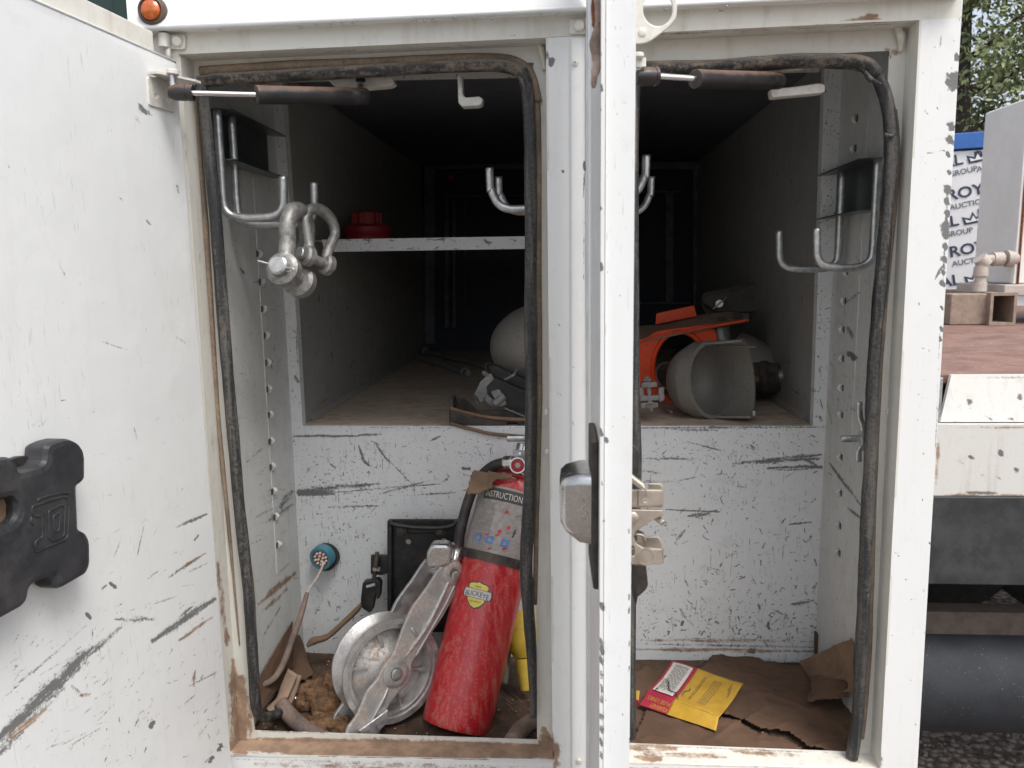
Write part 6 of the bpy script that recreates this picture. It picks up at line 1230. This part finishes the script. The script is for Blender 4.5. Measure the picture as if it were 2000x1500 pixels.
def wheel(x, y, R_, w_, lab_parent, axd=(0, 1, 0)):
    t_ = lathe('tyre', [(-w_/2, R_*.55), (-w_/2, R_*.88), (-w_/2+.03, R_), (w_/2-.03, R_), (w_/2, R_*.88), (w_/2, R_*.55)], (x, y, R_), axd, 'tyre', lab_parent, seg=56)
    lathe('rim', [(-w_/2+.02, R_*.56), (-w_/2+.06, R_*.5), (-w_/2+.07, .05), (-w_/2+.06, 0)], (x, y, R_), axd, 'frame', lab_parent, seg=36)
wheel(PY(1758, 1180, 3.1)[0], 3.12, .50, .26, fb_); wheel(PY(2112, 1180, 3.1)[0], 3.12, .50, .26, fb_)
# white tank with pipe on deck
t = thing('white_tank', (2.5, 4.0, zd), 'large white steel tank with outlet pipe standing on the flatbed deck', 'tank')
Yt = 3.55
TL_, TR_ = PY(1922, 222, Yt), PY(2010, 180, Yt); BL_, BR_ = PY(1895, 560, Yt), PY(1985, 556, Yt)
xk0, xk1 = PY(1908, 560, Yt)[0], PY(1983, 556, Yt)[0]
zb1 = PY(1940, 555, Yt)[2]; zt1 = PY(1922, 222, Yt)[2]
Dk = .36
V = [(xk1, Yt, zb1), (xk1+1.4, Yt, zb1), (xk1+1.4, Yt, zt1+.5), (xk1, Yt, zt1), (xk1, Yt+Dk, zb1), (xk1+1.4, Yt+Dk, zb1), (xk1+1.4, Yt+Dk, zt1+.5), (xk1, Yt+Dk, zt1)]
zt1 = PY(1990, 190, Yt)[2]
V = [(a_, b_, (zt1 if c_ == V[3][2] else c_)) for a_, b_, c_ in V]
mk('tank_shell', V, [(0, 1, 2, 3), (5, 4, 7, 6), (4, 0, 3, 7), (3, 2, 6, 7), (1, 5, 6, 2), (0, 4, 5, 1)], 'tankp', t, bevel=.008)
box('seam_post', (xk1-.012, Yt-.006, zb1), (xk1+.006, Yt+.02, zt1), M['tankp'], t, bevel=.003)
tube('rust_edge', [(xk1+.004, Yt-.008, zb1), (xk1+.004, Yt-.008, zt1-.01)], .005, 'rust', t, sm=4, wob=.9)
box('base_ring', (xk1-.06, Yt-.03, zb1-.05), (xk1+1.4, Yt+Dk+.03, zb1-.002), M['pipe'], t, bevel=.005)
yp = Yt+.02
tube('outlet_pipe', [PY(1978, 505, yp+.08), PY(1955, 506, yp), PY(1930, 508, yp), PY(1919, 512, yp), PY(1916, 525, yp), PY(1914, 560, yp), PY(1911, 600, yp)], .022, 'pipe', t, sm=5, seg=18)
for (c, d, r_) in (((1974, 505), (1, 0, 0), .036), ((1948, 506), (1, 0, 0), .030), ((1920, 510), (.6, 0, -.6), .030), ((1916, 530), (0, 0, 1), .029), ((1913, 560), (0, 0, 1), .029)):
    c_ = PY(*c, yp); lathe('pipe_fitting', [(-.02, 0), (-.02, r_), (.02, r_), (.02, 0)], c_, d, 'pipe', t, seg=20)
tt = thing('steel_skids', (2.2, 3.5, zd), 'rusty hollow square steel skids under the white tank', 'skids')
def sqtube(nm, x0_, y0_, x1_, y1_, z0_, z1_, par, mat='skid', th=.012, end=None):
    box(nm, (x0_, y0_, z0_), (x1_, y1_, z0_+th), M[mat], par, bevel=0); box(nm, (x0_, y0_, z1_-th), (x1_, y1_, z1_), M[mat], par, bevel=0)
    box(nm, (x0_, y0_, z0_+th), (x0_+th, y1_, z1_-th), M[mat], par, bevel=0); box(nm, (x1_-th, y0_, z0_+th), (x1_, y1_, z1_-th), M[mat], par, bevel=0)
ys_ = Yt-.08; z_a, z_b = PY(1940, 612, ys_)[2], PY(1940, 572, ys_)[2]
zdk = zd+.001
sqtube('skid_tube', PY(1934, 600, ys_)[0], ys_, PY(1986, 600, ys_)[0], ys_+.5, zdk, z_b, tt)
sqtube('skid_tube', PY(1990, 600, ys_)[0]+.35, ys_, PY(1990, 600, ys_)[0]+.5, ys_+.5, zdk, z_b, tt)
box('cross_tube', (PY(1852, 600, ys_+.05)[0], ys_+.03, zdk), (PY(1933, 600, ys_+.05)[0], ys_+.13, z_b-.004), M['skid'], tt, bevel=.006)
# banner hung on a white trailer with blue top
Yr = 5.6
ang = math.radians(20)
tr_ = thing('white_trailer', (3.4, Yr+1, 0), 'white box trailer with a blue top rail behind the white tank', 'trailer')
Uq = np.array([math.cos(ang), -math.sin(ang), 0]); Oq = PY(1830, 560, Yr)
zq0 = Oq[2]; zq1 = PY(1870, 278, Yr)[2]; zq2 = PY(1870, 296, Yr)[2]; zq3 = PY(1870, 268, Yr)[2]
nb = np.cross(Uq, Z1)
O0 = Oq - Uq*1.5; Lr = 4.2
hexa('side', [O0+[0, 0, -1.0], O0+Uq*Lr+[0, 0, -1.0], O0+Uq*Lr+[0, 0, zq2-zq0], O0+[0, 0, zq2-zq0]], -nb*1.8, 'bannerp', tr_, bevel=.005)
hexa('top_rail', [O0+nb*.02+[0, 0, zq2-zq0+.01], O0+Uq*Lr+nb*.02+[0, 0, zq2-zq0+.01], O0+Uq*Lr+nb*.02+[0, 0, zq3-zq0+.02], O0+nb*.02+[0, 0, zq3-zq0+.02]], -nb*1.8, 'blue', tr_, bevel=.005)
bn = thing('printed_banner', Oq+nb*.03, 'white banner printed with repeated ROYAL AUCTION GROUP crown logos', 'banner')
Ob = O0+nb*.03; Hb = zq2-zq0-.06
hexa('banner_cloth', [Ob+[0, 0, -.02], Ob+Uq*Lr+[0, 0, -.02], Ob+Uq*Lr+[0, 0, Hb], Ob+[0, 0, Hb]], -nb*.004, 'bannerp', bn, bevel=0)
def bpt(px, py): q = PP(px, py, Ob+nb*.002, nb); d = q-Ob; return float(d @ Uq), float(d[2])
tt_ = math.radians(11); cu, su = math.cos(tt_), math.sin(tt_)
TB[0] = .022
def logo(px, py, w_=.335):
    """ROYAL with crown, AUCTION GROUP under it; px,py = left end of the word"""
    u0, v0 = bpt(px, py)
    fn = lambda du, dv: (lambda u, v: Ob[None]+nb*.004+((u0+(u+du)*cu-(v+dv)*su)[:, None])*Uq+((v0+(u+du)*su+(v+dv)*cu)[:, None])*Z1)
    text('banner_lettering', 'ROYAL', w_, .074, 0, 0, 0, 'navy', bn, fn=fn(0, 0))
    text('banner_lettering', 'AUCTION GROUP', w_*1.22, .036, 0, 0, 0, 'ink', bn, fn=fn(.0, -.062))
    cr = np.array([(0, 0), (.09, 0), (.112, .06), (.072, .036), (.056, .078), (.036, .036), (-.010, .056)]); f_ = fn(w_+.03, -.005)
    mk('banner_crown', f_(cr[:, 0], cr[:, 1]), [list(range(len(cr)))], 'navy', bn)
    cr = np.array([(.012, .012), (.080, .012), (.094, .038), (.070, .020), (.056, .052), (.038, .020), (.007, .036)]); 
    mk('banner_crown', f_(cr[:, 0], cr[:, 1])+nb*.002, [list(range(len(cr)))], 'bannerp', bn)
for (x, y) in ((1852, 393), (1857, 503), (1772, 346), (1765, 462), (1770, 574), (1905, 318), (1912, 430), (1905, 545)): logo(x, y)
TB[0] = 0
# tree
def tree(x, y, h, cw, lab, nleaf, seed, lean=0):
    t_ = thing('tree', (x, y, 0), lab, 'tree', 'trees behind the yard'); r2 = random.Random(seed); br = []
    tk = [np.array([x+lean*k, y, h*.92*k]) for k in np.linspace(0, 1, 6)]
    mk('trunk', *tubeg([p_+[r2.uniform(-.05, .05), 0, 0] for p_ in tk], [.16, .14, .12, .09, .06, .03], seg=12), 'bark', t_, smooth=True)
    ends = []
    for k in range(26):
        s = r2.uniform(.15, 1); p0 = np.array([x+lean*s, y, h*.92*s]); a = r2.uniform(0, 6.28); L = cw*(1.1-.6*s)*r2.uniform(.5, 1); p1 = p0+[L*.5*math.cos(a), L*.5*math.sin(a), L*.15]; p2 = p0+[L*math.cos(a), L*math.sin(a), L*.25+r2.uniform(-.3, .2)]
        br.append(tubeg([p0, p1, p2], [.04, .02, .006], seg=6, sm=4)); ends += [p1*.4+p2*.6, p2]
        for _ in range(3): q = p1+(p2-p1)*r2.random(); e = q+[r2.gauss(0, .25), r2.gauss(0, .25), r2.gauss(0, .2)]; br.append(tubeg([q, (q+e)/2+[0, 0, .03], e], [.012, .008, .003], seg=5, sm=3)); ends.append(e)
    V, Fc = merge(br); mk('limbs', V, Fc, 'bark', t_, smooth=True)
    E_ = np.array(ends); g_ = np.random.default_rng(seed); c = E_[g_.integers(0, len(E_), nleaf//40)]+g_.normal(0, .16, (nleaf//40, 3)); c = np.repeat(c, 40, 0); c = c+g_.normal(0, .09, c.shape)
    n = len(c); a = g_.normal(size=(n, 3)); a /= np.linalg.norm(a, axis=1)[:, None]; b = np.cross(a, g_.normal(size=(n, 3))); b /= np.linalg.norm(b, axis=1)[:, None]
    s = g_.uniform(.022, .045, n)[:, None]; V = np.stack([c-a*s, c+b*s*.45, c+a*s, c-b*s*.45], 1).reshape(-1, 3)
    Fc = np.arange(4*n).reshape(-1, 4).tolist(); tone = np.repeat(np.clip(np.repeat(g_.random(n//40), 40)*.6+g_.random(n)*.4, 0, 1), 4)
    tag(mk('crown', V, Fc, 'leaf', t_, attrs={'tone': tone}), kind='stuff'); return t_
c = PY(1886, 300, 8.6); tree(c[0]-.05, 8.6, 5.2, 1.0, 'leafy green tree with dark trunk just right of the truck body', 22000, 4)
c = PY(1985, 300, 10.5); tree(c[0]+1.5, 10.5, 5.4, 1.6, 'sparser green tree at the right edge of the photo', 9000, 6)
# dark green sheet wall behind the left door
t = thing('green_shed', (-3.6, 4.2, 0), 'dark green sheet metal shed wall behind the open left door', 'shed')
for k in range(30):
    xk = -6.0+k*.145
    hexa('wall_sheet', [(xk, 4.0, 0), (xk+.143, 4.0+(k % 2)*.012, 0), (xk+.143, 4.0+(k % 2)*.012, 4.4), (xk, 4.0, 4.4)], (0, .02, 0), 'green', t, bevel=0)
for o in S.objects:
    if o.type == 'MESH' and not o.data.materials: o.data.materials.append(M['cream'])
